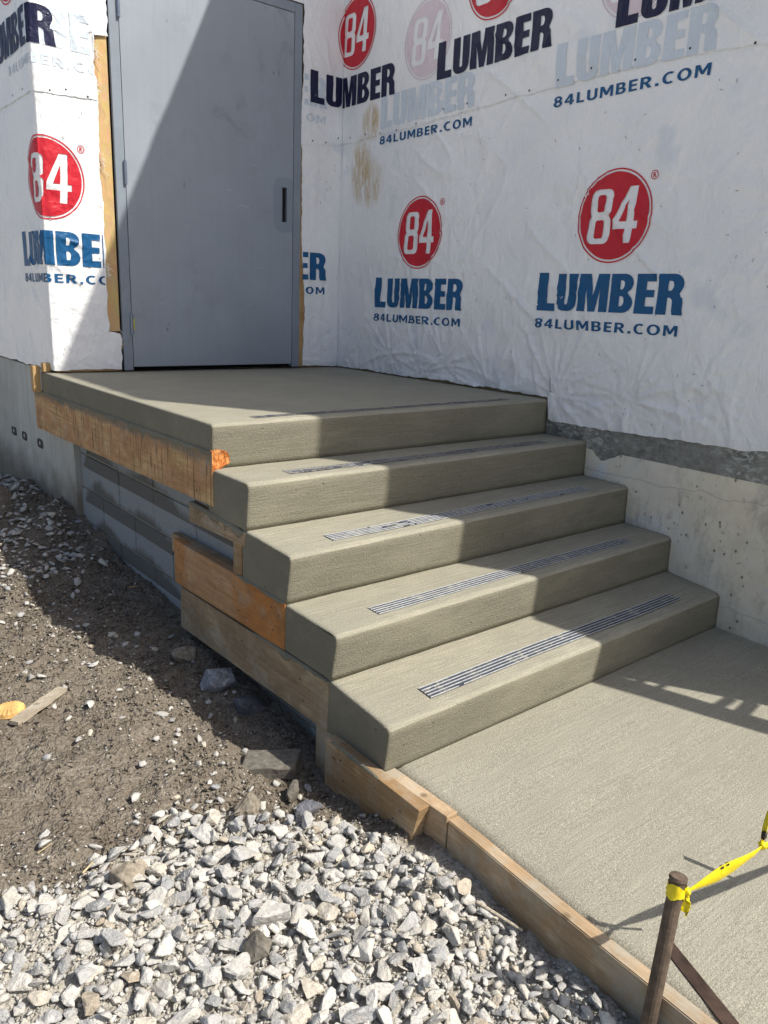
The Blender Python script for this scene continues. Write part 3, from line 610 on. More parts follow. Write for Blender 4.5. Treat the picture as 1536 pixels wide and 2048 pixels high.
def drape(name, mes, parent, mat, off, uclip=None, cell=0.0105):
    bm = bmesh.new()
    for me in mes: bm.from_mesh(me); bpy.data.meshes.remove(me)
    bmesh.ops.remove_doubles(bm, verts=bm.verts[:], dist=1e-5)
    def cut(pc, no, **kw):
        bmesh.ops.bisect_plane(bm, geom=bm.verts[:]+bm.edges[:]+bm.faces[:], plane_co=pc, plane_no=no, **kw)
    if uclip:
        if uclip[0] is not None: cut((uclip[0], 0, 0), (1, 0, 0), clear_inner=True)
        if uclip[1] is not None: cut((uclip[1], 0, 0), (1, 0, 0), clear_outer=True)
    if not bm.verts: return None
    co = np.array([v.co for v in bm.verts]); lo, hi = co.min(0), co.max(0)
    for u in (XC, UC2):
        if lo[0] < u < hi[0]:
            for e in (-0.006, 0, 0.006): cut((u+e, 0, 0), (1, 0, 0))
    for u in np.arange(lo[0]+cell*0.37, hi[0], cell): cut((u, 0, 0), (1, 0, 0))
    for z in np.arange(lo[1]+cell*0.41, hi[1], cell): cut((0, z, 0), (0, 1, 0))
    co = np.array([v.co for v in bm.verts]); P = wpos(co[:, 0], co[:, 1], wdisp(co[:, 0], co[:, 1])+off)
    for v, p in zip(bm.verts, P): v.co = p
    return bm_obj(name, bm, mat, parent, True)
def logo(parent, u0, zl, mred, mblue, off, width=0.815, cap=0.172, circ=0.203, cz=None, url=True, uclip=None, reg=True, only=None):
    """red roundel, big word and web address; u0 left end, zl foot of the big word"""
    cu_ = u0+width*0.497; cz = cz if cz is not None else zl+0.425
    if only in (None, 'circle'):
        ms = [curve_mesh(CIRC, (cu_, cz), (circ*0.985, circ))]
        if reg:
            ms.append(curve_mesh([arc(0, 0, 1, 1, 0, 360, 18)[:-1], arc(0, 0, 0.82, 0.82, 0, 360, 18)[:-1]], (cu_+circ*0.93, cz+circ*0.78), (0.019, 0.019)))
            ms.append(fit(text_mesh('R', 0.02, 1, 0.0006), cu_+circ*0.93-0.007, cu_+circ*0.93+0.008, cz+circ*0.78-0.010, cz+circ*0.78+0.010))
        drape('roundel_print', ms, parent, mred, off, uclip)
    if only in (None, 'word', 'words'):
        ms = [curve_mesh(LUMB, (u0, zl), (width, cap))]
        if url: ms.append(fit(curve_mesh(URL), u0-0.004, u0+width-0.012, zl-0.090, zl-0.043))
        drape('word_print', ms, parent, mblue, off, uclip)
    if only == 'url':
        drape('word_print', [fit(curve_mesh(URL), u0-0.004, u0+width-0.012, zl-0.090, zl-0.043)], parent, mblue, off, uclip)
P1, P2, PG = 0.0030, 0.0030+0.0045, 0.0018+0.0045
# lower sheet
logo(sh_ll, -0.345, 0.563, m_red, m_blue, P1, uclip=(None, 0.342), cz=0.992)
logo(sh_lr, 1.012, 0.566, m_red, m_blue, P1, uclip=(1.642, None), cz=0.985)
logo(sh_lr, 2.372, 0.416, m_red, m_blue, P1, cz=0.846)
logo(sh_lr, 3.732, 0.442, m_red, m_blue, P1, cz=0.864)
logo(sh_lr, 5.092, 0.446, m_red, m_blue, P1, cz=0.870)
for u0, z0 in ((2.358, 1.459), (3.722, 1.462), (5.08, 1.462)): logo(sh_lr, u0, z0, m_red, m_blue, P1, only='url')
# what shows faintly through the upper sheet
logo(sh_ul, -0.345, 1.606, m_gred, m_gblue, PG, uclip=(None, 0.34), reg=False)
logo(sh_ur, 0.995, 1.604, m_gred, m_gblue, PG, uclip=(1.635, None), reg=False)
for u0 in (2.362, 3.722): logo(sh_ur, u0, 1.462, m_gred, m_gblue, PG, url=False, reg=False, cz=1.860)
# the upper sheet's own print
logo(sh_ul, -0.66, 1.607, m_red, m_navy, P2, url=False, cz=2.04)
for u0, z0 in ((1.677, 1.630), (2.871, 1.640), (4.040, 1.645)): logo(sh_ur, u0, z0, m_red, m_navy, P2, url=False, cz=z0+0.405)
# cap nails along the hem, and loose staples
def dots(parent, us, zf, off, r):
    bm = bmesh.new()
    for u in us:
        z = float(zf(u)); c = wpos(np.array([u]), np.array([z]), wdisp(np.array([u]), np.array([z]))+off)[0]
        ring = [bm.verts.new(wpos(np.array([u+r*math.cos(a)]), np.array([z+r*math.sin(a)]), wdisp(np.array([u]), np.array([z]))+off+0.002)[0]) for a in np.linspace(0, 2*math.pi, 9)[:-1]]
        cv = bm.verts.new(c+(c-wpos(np.array([u]), np.array([z]), 0.0)[0])*0.3)
        for a, b in zip(ring, ring[1:]+ring[:1]): bm.faces.new((a, b, cv))
    return tag(bm_obj('hem_nails', bm, m_black, parent), kind='stuff')
dots(sh_ur, [1.70, 1.80, 1.90, 2.05, 2.21, 2.36, 2.52, 2.70, 2.93, 3.12, 3.40, 3.56, 3.74, 3.93, 4.16, 4.42, 4.7], lambda u: HEM(u)+0.022+0.02*math.sin(u*37), 0.005, 0.0052)
dots(sh_ul, [0.11, 0.19, 0.30, -0.12, -0.3], lambda u: HEM(u)+0.02+0.01*math.sin(u*37), 0.005, 0.005)
def staples(parent, n, u0, u1, z0, z1):
    bm = bmesh.new(); rr = random.Random(3)
    for k in range(n):
        u, z, a = rr.uniform(u0, u1), rr.uniform(z0, z1), rr.uniform(0, 3.14); l, w = rr.uniform(0.003, 0.0075), 0.0010
        du, dz = math.cos(a), math.sin(a); q = []
        for s, t in ((-1, -1), (1, -1), (1, 1), (-1, 1)):
            uu = u+du*l*s-dz*w*t; zz = z+dz*l*s+du*w*t
            q.append(bm.verts.new(wpos(np.array([uu]), np.array([zz]), wdisp(np.array([u]), np.array([z]))+0.0035)[0]))
        bm.faces.new(q)
    return tag(bm_obj('staples', bm, m_rust, parent), kind='stuff')
staples(sh_lr, 90, 2.0, 5.0, -0.05, 1.36); staples(sh_lr, 16, 1.67, 1.92, 0.03, 1.3); staples(sh_ll, 22, -0.3, 0.34, 0.04, 1.35)

def frays(parent, specs):
    bm = bmesh.new(); rr_ = random.Random(8)
    for u0, z0, n, side in specs:
        for k in range(n):
            u, z = u0+rr_.uniform(-0.004, 0.004), z0+rr_.uniform(-0.05, 0.05); L_ = rr_.uniform(0.012, 0.045); a = rr_.uniform(-0.9, 0.9); off = 0.008; pts = []
            for t in np.linspace(0, 1, 4):
                uu, zz = u+side*L_*t*math.cos(a), z+L_*t*math.sin(a)-0.012*t*t; pts.append(tuple(wpos(np.array([uu]), np.array([zz]), off+0.010*float(t))[0]))
            tube_bm(pts, [0.0010]*4, 4, False, bm)
    return tag(bm_obj('frayed_threads', bm, m_wrap, parent), kind='stuff')
frays(sh_ur, [(1.600, 1.42, 12, -1), (1.622, 1.55, 5, -1)]); frays(sh_ll, [(0.352, 1.1, 10, 1), (0.352, 0.55, 14, 1), (0.41, 0.19, 8, 1)]); frays(sh_ul, [(0.345, 1.62, 16, 1), (0.345, 1.47, 8, 1)])
# -- walls behind the wrap ----------------------------------------------------
def rw(y, off): return (RWx(y)-off, y)
yb, ye = 6.0, WALL_END+0.004
m_sheath = mat_simple('wall_sheathing', (0.40, 0.30, 0.18), 0.85, 0.2)
bm_obj('wall', hexa_bm([(*rw(ye, -0.012), -0.09), (9, ye, -0.09), (9, yb, -0.09), (*rw(yb, -0.012), -0.09), (*rw(ye, -0.012), WALL_TOP), (9, ye, WALL_TOP), (9, yb, WALL_TOP), (*rw(yb, -0.012), WALL_TOP)]), m_sheath, bld)
bm_obj('wall', box_bm(XC+0.012, RWx(YD)+0.02, YD+0.035, 6.0, 0.006, WALL_TOP-0.01), m_sheath, bld)
bm_obj('foundation', hexa_bm([(*rw(ye-0.02, 0.002), -1.35), (9, ye-0.02, -1.35), (9, 1.9, -1.35), (*rw(1.9, 0.002), -1.35), (*rw(ye-0.02, 0.002), -0.205), (9, ye-0.02, -0.205), (9, 1.9, -0.205), (*rw(1.9, 0.002), -0.205)]), m_foundr, bld)['label'] = 'cream coated foundation along the right wall'
# tar coat: a skin with a ragged lower edge over the top of the foundation
tu = lin(UC2+0.3, U_END-0.002, 0.012); tv = np.linspace(0, 1, 9)
TB = lambda u: np.interp(u, [2, 3.95, 4.10, 4.165, 4.21, 4.26, 4.34, 5.1, 7], [-0.205, -0.205, -0.215, -0.235, -0.272, -0.250, -0.212, -0.214, -0.214])+jag(u, 0.004, 55)
U_, T_ = np.meshgrid(tu, tv, indexing='ij'); Zt = TB(U_)+(-0.055-TB(U_))*T_
Pt = wpos(U_, Zt, 0.0035+0.003*fbm(U_*30, Zt*30, 5, 3)+np.where(T_ == 0, -0.003, 0)); ii = np.arange(U_.size).reshape(U_.shape)
o = mesh_obj('tar_coat', Pt.reshape(-1, 3), np.stack([ii[:-1, :-1], ii[1:, :-1], ii[1:, 1:], ii[:-1, 1:]], -1).reshape(-1, 4).tolist(), m_tar, bld, True)
# left foundation with board joints and three tie holes
fl = bm_obj('foundation', rough_up(box_bm(0.046, 1.6, 1.70, 2.032, -1.35, -0.168), 0.2, 0.002), m_foundl, bld); fl['label'] = 'grey formed concrete foundation left of the stairs'
yj = [2.034, 2.50, 2.70, 3.30, 3.95, 4.6, 6.0]
for k, (a, b) in enumerate(zip(yj, yj[1:])):
    bm_obj('foundation_panel', box_bm(0.046-(0.0015 if k % 2 else 0), 1.6, a+0.0025, b-0.0025, -1.35, -0.004, 0.003, 1), m_foundl, bld)
bm_obj('foundation_core', box_bm(0.054, 1.55, 2.02, 6.0, -1.34, -0.012), m_foundl, bld)
m_tie = mat_simple('tie_recess', (0.085, 0.082, 0.078), 0.9, 0.2)
for y, z in ((2.887, -0.469), (2.644, -0.464), (2.315, -0.458)):
    bm = bmesh.new(); lp = rrect(-0.052, -0.026, 0.052, 0.026, 0.022, 4)
    a = [bm.verts.new((0.0415, y+p, z+q)) for p, q in lp]; b = [bm.verts.new((0.046, y+p*1.06, z+q*1.06)) for p, q in lp]
    bm.faces.new(a)
    for i in range(len(a)): bm.faces.new((a[i], a[i-1], b[i-1], b[i]))
    t = bm_obj('form_tie', bm, m_tie, bld)
    bm_obj('tie_end', tube_bm([(0.046, y-0.008, z+0.004), (0.0385, y-0.008, z+0.004)], [0.0115, 0.0115], 10), m_foundl, t)

# -- door ---------------------------------------------------------------------
FX0, FX1, FT, FW = 0.426, 1.613, 2.139, 0.053
fr = bmesh.new()
for b in ((FX0, FX0+FW, YD-0.020, YD+0.12, 0.004, FT), (FX1-FW, FX1, YD-0.020, YD+0.12, 0.004, FT)): box_bm(*b, 0.002, 1, fr)
box_bm(FX0+FW+0.0005, FX1-FW-0.0005, YD-0.0195, YD+0.12, FT-FW, FT-0.0005, 0.002, 1, fr)
bm_obj('door_frame', fr, m_frame, bld)
bm_obj('threshold_shade_box', box_bm(FX0+0.03, FX1-0.03, YD+0.028, YD+0.10, 0.002, 2.10), m_dark, bld)  # black box that paints in the shade under and behind the leaf
# leaf with a cut-out for the lock
LX0, LX1, LZ0, LZ1 = FX0+FW+0.004, FX1-FW-0.004, 0.024, FT-FW-0.004
sx0, sx1, sz0, sz1 = 1.470, 1.513, 0.905, 1.108
yf = YD-0.017
bm = bmesh.new()
xs, zs = [LX0, sx0, sx1, LX1], [LZ0, sz0, sz1, LZ1]
g = [[bm.verts.new((x, yf, z)) for z in zs] for x in xs]; gb = [[bm.verts.new((x, YD+0.026, z)) for z in zs] for x in xs]
for i in range(3):
    for j in range(3):
        if (i, j) == (1, 1): continue
        bm.faces.new((g[i][j], g[i+1][j], g[i+1][j+1], g[i][j+1]))
for (i, j), (k, l) in (((1, 1), (2, 1)), ((2, 1), (2, 2)), ((2, 2), (1, 2)), ((1, 2), (1, 1))):
    bm.faces.new((g[k][l], g[i][j], gb[i][j], gb[k][l]))
ring = [(0, 0), (1, 0), (2, 0), (3, 0), (3, 1), (3, 2), (3, 3), (2, 3), (1, 3), (0, 3), (0, 2), (0, 1)]
for (i, j), (k, l) in zip(ring, ring[1:]+ring[:1]): bm.faces.new((g[i][j], g[k][l], gb[k][l], gb[i][j]))
door = bm_obj('door', bm, m_door, bld)
bm_obj('lock_shade_box', box_bm(sx0+0.004, sx1-0.012, yf+0.006, yf+0.02, sz0+0.004, sz1-0.004), m_dark, door)  # black block in place of the shade inside the cut-out
bm_obj('lock_edge', box_bm(sx0-0.001, sx0+0.0115, yf+0.004, yf+0.012, sz0+0.002, sz1-0.002), m_frame, door)
for zc, tagd in ((1.87, False), (1.066, False), (0.265, True)):
    h = bmesh.new()
    for k in range(5):
        z = zc-0.057+k*0.023
        tube_bm([(FX0+FW-0.002, YD-0.0275, z), (FX0+FW-0.002, YD-0.0275, z+0.0222)], [0.0082, 0.0082], 12, True, h)
    tube_bm([(FX0+FW-0.002, YD-0.0275, zc-0.062), (FX0+FW-0.002, YD-0.0275, zc+0.064)], [0.0055, 0.0055], 8, True, h)
    bm_obj('hinge', h, m_steel, door)
    if tagd: bm_obj('hinge_sticker', box_bm(FX0+FW+0.007, FX0+FW+0.016, YD-0.0235, YD-0.0195, zc-0.03, zc+0.03, 0.001, 1), m_yellow_tag, door)
# strips of board beside the frame
bm_obj('strand_board', box_bm(0.335, 0.4165, YD-0.0015, YD+0.02, 0.222, 1.72, 0.001, 1), m_osb, bld)
bm_obj('strand_board', box_bm(0.335, 0.424, YD+0.004, YD+0.02, 0.004, 0.215), m_osb, bld)['label'] = 'short piece of board at the foot of the door frame'
bm_obj('shim', box_bm(0.402, 0.4235, YD-0.012, YD+0.003, 0.125, 0.185, 0.001, 1), m_stub, bld)
bm_obj('trim_strip', box_bm(1.6145, 1.672, YD-0.002, YD+0.02, 0.002, 1.72, 0.001, 1), m_stub, bld)
bm_obj('sill_board', box_bm(1.675, 1.93, YD-0.004, YD+0.03, 0.001, 0.030, 0.001, 1), m_stub, bld)
bm_obj('sill_board', box_bm(XC+0.014, 0.42, YD-0.001, YD+0.03, 0.001, 0.021, 0.001, 1), m_stub, bld)
bm_obj('frame_shade_strip', box_bm(FX0-0.012, FX0, YD-0.001, YD+0.05, 0.004, 2.15), m_dark, bld)  # black strip for the shade in the gap beside the frame
bm_obj('roof', box_bm(XC-0.02, 9.05, YD-0.02, 6.02, WALL_TOP+0.002, WALL_TOP+0.12), m_sheath, bld)
bm_obj('end_wrap', box_bm(RWx(ye)+0.004, 9.0, WALL_END-0.010, WALL_END-0.004, -0.09, WALL_TOP), m_wrap, bld)

# ------------------------------------------------------------------ concrete stairs
st = thing('concrete_stairs', 'fresh grey concrete steps and landing with dark ribbed grip strips', 'stairs', (0.95, -0.5, -0.9))
NL = [(-0.008, 0.0), (-0.264, -0.167), (-0.533, -0.350), (-0.792, -0.527), (-1.054, -0.712)]       # nosing y,z at the left end
BL = [(0.004, -0.168), (-0.248, -0.338), (-0.508, -0.523), (-0.770, -0.686), (-1.038, -0.868)]      # foot of the riser
NR = [(0.010, 0.002), (-0.250, -0.173), (-0.516, -0.345), (-0.772, -0.526), (-1.036, -0.712)]
BR = [(0.012, -0.176), (-0.256, -0.342), (-0.522, -0.520), (-0.777, -0.686), (-1.040, -0.870)]
def section(n, b, back, k):
    """outline of one step from the foot of its riser over the nosing to its back"""
    pts = []
    for t in np.linspace(0, 1, 8): pts.append((b[0]+(n[0]-b[0])*t, b[1]+(n[1]-b[1]-0.021)*t))
    r = 0.021
    for a in (25, 50, 75): pts.append((n[0]+r-r*math.cos(math.radians(a)), n[1]-r+r*math.sin(math.radians(a))))
    pts.append((n[0]+r, n[1]))
    for t in np.linspace(0.06, 1, 10): pts.append((n[0]+r+(back[0]-n[0]-r)*t, n[1]+(back[1]-n[1])*t))
    return pts
steps = []
for i in range(5):
    bkL = (2.035, -0.004) if i == 0 else (BL[i-1][0]+0.028, BL[i-1][1])
    bkR = (1.927, -0.004) if i == 0 else (BR[i-1][0]+0.028, BR[i-1][1])
    sl_, sr_ = section(NL[i], BL[i], bkL, i), section(NR[i], BR[i], bkR, i)
    ts = np.concatenate([[0, 0.0012, 0.0032, 0.0065, 0.013], np.linspace(0.03, 1, 60)]); inset = [0.009, 0.0045, 0.0018, 0.0004, 0]
    vs = []; ncol = len(ts); nrow = len(sl_)
    for c, t in enumerate(ts):
        d = inset[c] if c < 5 else 0
        for q, ((ya, za), (yb_, zb_)) in enumerate(zip(sl_, sr_)):
            y = ya+(yb_-ya)*t; z = za+(zb_-za)*t
            x0_ = 0.0; x1_ = RWx(y)+0.0005
            x = x0_+(x1_-x0_)*t
            jx = fbm(np.array(x*14), np.array(q*0.9+i*7.0), 40, 3)*0.0036
            if q >= 10: z = z-d+float(jx)*0.6
            if q < 11: y = y+d*0.45+float(jx)
            if q in (8, 9, 10) : y = y+d*0.5
            vs.append((x, y, z))
    # lower back edge
    for c, t in enumerate(ts):
        y = vs[c*nrow+nrow-1][1]; z = BL[i][1]+(BR[i][1]-BL[i][1])*t
        vs.append((vs[c*nrow][0], y, z))
    fs = []
    for c in range(ncol-1):
        for q in range(nrow-1):
            a = c*nrow+q; fs.append((a, a+nrow, a+nrow+1, a+1))
        b0 = ncol*nrow+c
        fs.append((c*nrow+nrow-1, (c+1)*nrow+nrow-1, b0+1, b0)); fs.append((b0, b0+1, (c+1)*nrow, c*nrow))
    fs.append(tuple([q for q in range(nrow)]+[ncol*nrow])); e = (ncol-1)*nrow
    fs.append(tuple([ncol*nrow+ncol-1]+[e+q for q in range(nrow-1, -1, -1)]))
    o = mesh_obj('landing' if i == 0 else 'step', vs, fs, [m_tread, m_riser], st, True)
    at = o.data.polygons
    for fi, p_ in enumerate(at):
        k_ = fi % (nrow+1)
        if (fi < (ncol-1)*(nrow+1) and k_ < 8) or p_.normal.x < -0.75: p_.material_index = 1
    at = o.data.polygons; n_ = len(at); at[n_-1].use_smooth = False; at[n_-2].use_smooth = False
    steps.append(o)
bm_obj('core', hexa_bm([(0.14, -0.72, -1.1), (1.86, -0.72, -1.1), (1.86, 1.9, -1.1), (0.14, 1.9, -1.1), (0.14, -0.72, -0.90), (1.86, -0.72, -0.90), (1.86, 1.9, -0.19), (0.14, 1.9, -0.19)]), m_chunk, st)
# grip strips, set flush into each tread
for i in range(5):
    nl, nr = NL[i], NR[i]
    bl_ = (2.03, -0.004) if i == 0 else BL[i-1]; br_ = (1.927, -0.004) if i == 0 else BR[i-1]
    xa, xb = 0.208, 1.668-0.005*i
    ya, yb_ = (nl[0]+0.060, nr[0]+0.060); wid = 0.062 if i else 0.045
    def P(x, s, dz):
        t = x/1.88; y0 = nl[0]+(nr[0]-nl[0])*t+0.056; y = y0+wid*s
        n0 = nl[0]+(nr[0]-nl[0])*t; bk = bl_[0]+(br_[0]-bl_[0])*t
        z0 = nl[1]+(nr[1]-nl[1])*t; z1 = bl_[1]+(br_[1]-bl_[1])*t
        return (x, y+0.003*math.sin(x*5+i), z0+(z1-z0)*(y-n0)/(bk-n0)+dz)
    n = 130; xs_ = np.linspace(xa, xb, n); vs, fs = [], []
    for x in xs_:
        for s in (0, 0.5, 1): vs.append(P(x, s, 0.0014+0.0009*float(fbm(np.array(x*9), np.array(s*3+i*4.0), 77, 2))))
    for c in range(n-1):
        for q in range(2): a = c*3+q; fs.append((a, a+3, a+4, a+1))
    g_ = mesh_obj('grip_strip', vs, fs, m_strip if i > 1 else m_strip_worn, st)
    vs, fs = [], []
    for r_ in range(5):
        s = 0.05+r_*0.225
        lo = random.Random(i*9+r_)
        for c in range(n-1):
            cov = 0.6*vnoise(np.array(xs_[c]*9.0+i*5+r_*3.3), np.array(r_*2.7), 99)+0.4*vnoise(np.array(xs_[c]*60.0+i*5), np.array(r_*3.1), 98)
            if cov > (0.84 if i > 2 else (0.80 if i == 2 else (0.52 if i == 1 else 0.30))): continue
            k = len(vs)
            for x in (xs_[c], xs_[c+1]):
                vs += [P(x, s-0.026, 0.0010), P(x, s-0.016, 0.0034), P(x, s+0.016, 0.0034), P(x, s+0.026, 0.0010)]
            for q in range(3): fs.append((k+q, k+4+q, k+5+q, k+1+q))
    tag(mesh_obj('ribs', vs, fs, m_rib if i > 1 else m_rib_worn, g_), kind='stuff')

# ------------------------------------------------------------------ block wall under the landing
bw = thing('block_wall', 'grey concrete block wall with damp patches under the landing', 'wall', (0.2, 0.5, -1.2))
YEND = [-0.70, -0.66, -0.46, -0.19, 0.06]
zc = [(-1.155, -0.975), (-0.965, -0.785), (-0.775, -0.597), (-0.588, -0.408), (-0.398, -0.180)]
for r_, (z0, z1) in enumerate(zc):
    offs = {4: [1.699, 1.57, 1.145, 0.728, 0.30, -0.12, -0.55], 3: [1.699, 1.575, 1.143, 0.727, 0.30, -0.12, -0.55], 2: [1.699, 1.372, 0.957, 0.535, 0.10, -0.32, -0.62], 1: [1.699, 1.575, 1.15, 0.73, 0.3, -0.12, -0.55], 0: [1.699, 1.37, 0.95, 0.53, 0.1, -0.32, -0.62]}[r_]
    offs = [q for q in offs if q > YEND[r_]+0.03]+[YEND[r_]]
    bm_obj('mortar_bed', box_bm(0.0815, 0.133, YEND[r_]+0.006, 1.698, z0-0.0099, z1-0.0001 if r_ < 4 else z1-0.004), m_mortar, bw)
    for a, b in zip(offs, offs[1:]):
        bm_obj('concrete_block', rough_up(box_bm(0.075+random.uniform(-0.0015, 0.0015), 0.134, b+0.004, a-0.004, z0, z1, 0.003, 1), 0.2, 0.0008, r_), m_cmu, bw)

# ------------------------------------------------------------------ form boards
def board(name, label, pts, mat, x0, x1, cat='board', end_mat=None, seed=0, cell=0.12, amp=0.0012):
    """pts: (y,z) corners of the outer face: far top, near top, near bottom, far bottom"""
    (a, b, c, d) = pts
    bm = hexa_bm([(x0, c[0], c[1]), (x1, c[0], c[1]), (x1, d[0], d[1]), (x0, d[0], d[1]), (x0, b[0], b[1]), (x1, b[0], b[1]), (x1, a[0], a[1]), (x0, a[0], a[1])], 0.0025)
    rough_up(bm, cell, amp, seed, 14)
    o = bm_obj(name, bm, [mat]+([end_mat] if end_mat else []), None)
    return tag(o, label, cat)
b1 = board('form_board', 'long pine form board streaked with dark drips along the landing side', [(2.18, -0.120), (-0.0065, -0.104), (-0.0065, -0.306), (2.17, -0.335)], m_b1, -0.0055, 0.034, end_mat=m_end, seed=1, cell=0.065)
bm = bmesh.new(); rg_ = random.Random(4); ring = []
for x, z in ((-0.005, -0.098), (0.012, -0.093), (0.030, -0.096), (0.044, -0.102), (0.056, -0.104), (0.063, -0.116), (0.070, -0.124), (0.066, -0.134), (0.071, -0.144), (0.062, -0.152), (0.050, -0.155), (0.040, -0.163), (0.024, -0.168), (0.008, -0.172), (-0.005, -0.176)): ring.append((x+rg_.uniform(-0.0015, 0.0015), z+rg_.uniform(-0.0015, 0.0015)))
va = [bm.verts.new((x, 0.006, z)) for x, z in ring]; vb = [bm.verts.new((0.030+(x-0.030)*0.97, -0.0075+rg_.uniform(-0.002, 0.002), -0.134+(z+0.134)*0.97)) for x, z in ring]
cv = [bm.verts.new((x, -0.0085+rg_.uniform(-0.003, 0.003), z)) for x, z in ((0.006, -0.118), (0.006, -0.15), (0.028, -0.115), (0.03, -0.148), (0.05, -0.13))]; n_ = len(ring)
for k in range(n_-1): bm.faces.new((va[k], va[k+1], vb[k+1], vb[k]))
bmesh.ops.contextual_create(bm, geom=vb); f_ = [f for f in bm.faces if len(f.verts) > 4]
for v_ in cv: bm.verts.remove(v_)
if f_: bmesh.ops.poke(bm, faces=f_)
bmesh.ops.recalc_face_normals(bm, faces=bm.faces[:]); bm_obj('splintered_end', bm, m_end, b1)
board('form_board', 'short cement smeared board just below the first step down', [(0.196, -0.332), (-0.2405, -0.348), (-0.2385, -0.398), (0.197, -0.412)], m_b3, -0.0035, 0.03, seed=2)
board('wooden_cleat', 'short upright wooden cleat beside the second step down', [(-0.143, -0.402), (-0.203, -0.402), (-0.2045, -0.556), (-0.142, -0.556)], m_b4, 0.004, 0.036, seed=3)
board('form_board', 'orange stained form board beside the third step down', [(0.347, -0.524), (-0.5035, -0.520), (-0.5005, -0.687), (0.346, -0.712)], m_b2, -0.004, 0.034, seed=4)
board('form_board', 'narrow board lying behind the orange stained board', [(0.455, -0.532), (-0.115, -0.524), (-0.115, -0.60), (0.455, -0.612)], m_b5, 0.0365, 0.071, seed=5)
board('form_board', 'weathered grey brown form board below the orange stained board', [(0.292, -0.7165), (-0.757, -0.694), (-0.755, -0.868), (0.30, -0.895)], m_b3, -0.0038, 0.034, seed=6)
board('form_board', 'tan form board nailed outside below the lowest step with its sawn end showing', [(-0.800, -0.852), (-1.235, -0.8535), (-1.195, -1.03), (-0.800, -1.06)], m_b4, -0.0400, -0.0015, seed=7)
board('form_board', 'form board under the lowest step, behind the tan board', [(-0.690, -0.871), (-1.298, -0.8525), (-1.298, -1.06), (-0.690, -1.06)], m_b5, 0.0, 0.040, seed=8)
# the long edge form of the lower slab, slightly skewed
fy = np.array([-1.302, -1.42, -1.66, -1.90, -2.6, -3.4]); fo = np.array([0.004, -0.001, -0.014, -0.021, -0.045, -0.075]); bm = bmesh.new(); R_ = []
for y, x in zip(fy, fo):
    R_.append([bm.verts.new(p) for p in ((x, y, -1.08), (x+0.038, y, -1.08), (x+0.038, y, -0.862-0.004*(-1.3-y)), (x, y, -0.862-0.004*(-1.3-y)))])
for a, b in zip(R_, R_[1:]):
    for k in range(4): bm.faces.new((a[k], b[k], b[(k+1) % 4], a[(k+1) % 4]))
bm.faces.new(R_[0]); bm.faces.new(R_[-1][::-1]); bmesh.ops.recalc_face_normals(bm, faces=bm.faces[:])
bmesh.ops.bevel(bm, geom=[e for e in bm.edges if abs((e.verts[0].co-e.verts[1].co).y) > 0.02], offset=0.0025, segments=2, affect='EDGES')
rough_up(bm, 0.15, 0.0012, 9, 14)
tag(bm_obj('form_board', bm, m_b5), 'long pale form board along the edge of the lower slab', 'board')
tag(bm_obj('wood_stub', rough_up(box_bm(-0.042, -0.004, 2.035, 2.085, -0.118, 0.028, 0.002), 0.05, 0.0008), m_stub), 'upright wood stub left of the landing, the lower of two', 'wood block')
tag(bm_obj('wood_stub', rough_up(box_bm(-0.002, 0.036, 1.975, 2.02, -0.0005, 0.046, 0.002), 0.05, 0.0008), m_stub), 'small wood block on the landing corner against the white wrap', 'wood block')

def smear(p0, p1, w, seed, x=-0.0078):
    """ragged skin of cement that ran over a joint, from p0 to p1 (y, z), hanging down by about w"""
    n = max(8, int(math.hypot(p1[0]-p0[0], p1[1]-p0[1])/0.008)); vs, fs = [], []
    for k in range(n+1):
        t = k/n; y = p0[0]+(p1[0]-p0[0])*t; z = p0[1]+(p1[1]-p0[1])*t; e = math.sin(math.pi*min(1, max(0, t)))**0.3
        dn = w*e*float(np.clip(0.25+1.5*(vnoise(np.array(y*16.0), np.array(seed*1.3), seed)-0.25)+0.7*(vnoise(np.array(y*70.0), np.array(seed*2.1), seed+4)-0.5), 0.02, 2)); upz = 0.006*e
        for q, xx in ((upz, x+0.0065), (upz*0.4, x), (-dn*0.5, x-0.0012*float(vnoise(np.array(y*50.0), np.array(1.0), seed))), (-dn*0.9, x+0.0008), (-dn, x+0.0042)): vs.append((xx, y, z+q))
    for k in range(n):
        for q in range(4): a = k*5+q; fs.append((a, a+5, a+6, a+1))
    return mesh_obj('cement_smear', vs, fs, m_riser, st, True)
smear((2.03, -0.117), (0.0, -0.104), 0.026, 3); smear((0.19, -0.330), (-0.24, -0.348), 0.030, 5, -0.0058); smear((-0.18, -0.5205), (-0.50, -0.520), 0.014, 7, -0.0062)
smear((-0.30, -0.699), (-0.756, -0.694), 0.020, 9, -0.0060); smear((-0.83, -0.8515), (-1.06, -0.8535), 0.014, 11, -0.0422)
_nm = None
def nails(o, x, pts):
    global _nm
    for y, z in pts:
        if _nm is None:
            n_ = bm_obj('nail', tube_bm([(0.002, 0, 0), (-0.0012, 0, 0)], [0.0036, 0.0036], 8), m_rust, o); _nm = n_.data
        else: n_ = link(bpy.data.objects.new('nail', _nm), o)
        n_.location = (x, y, z)
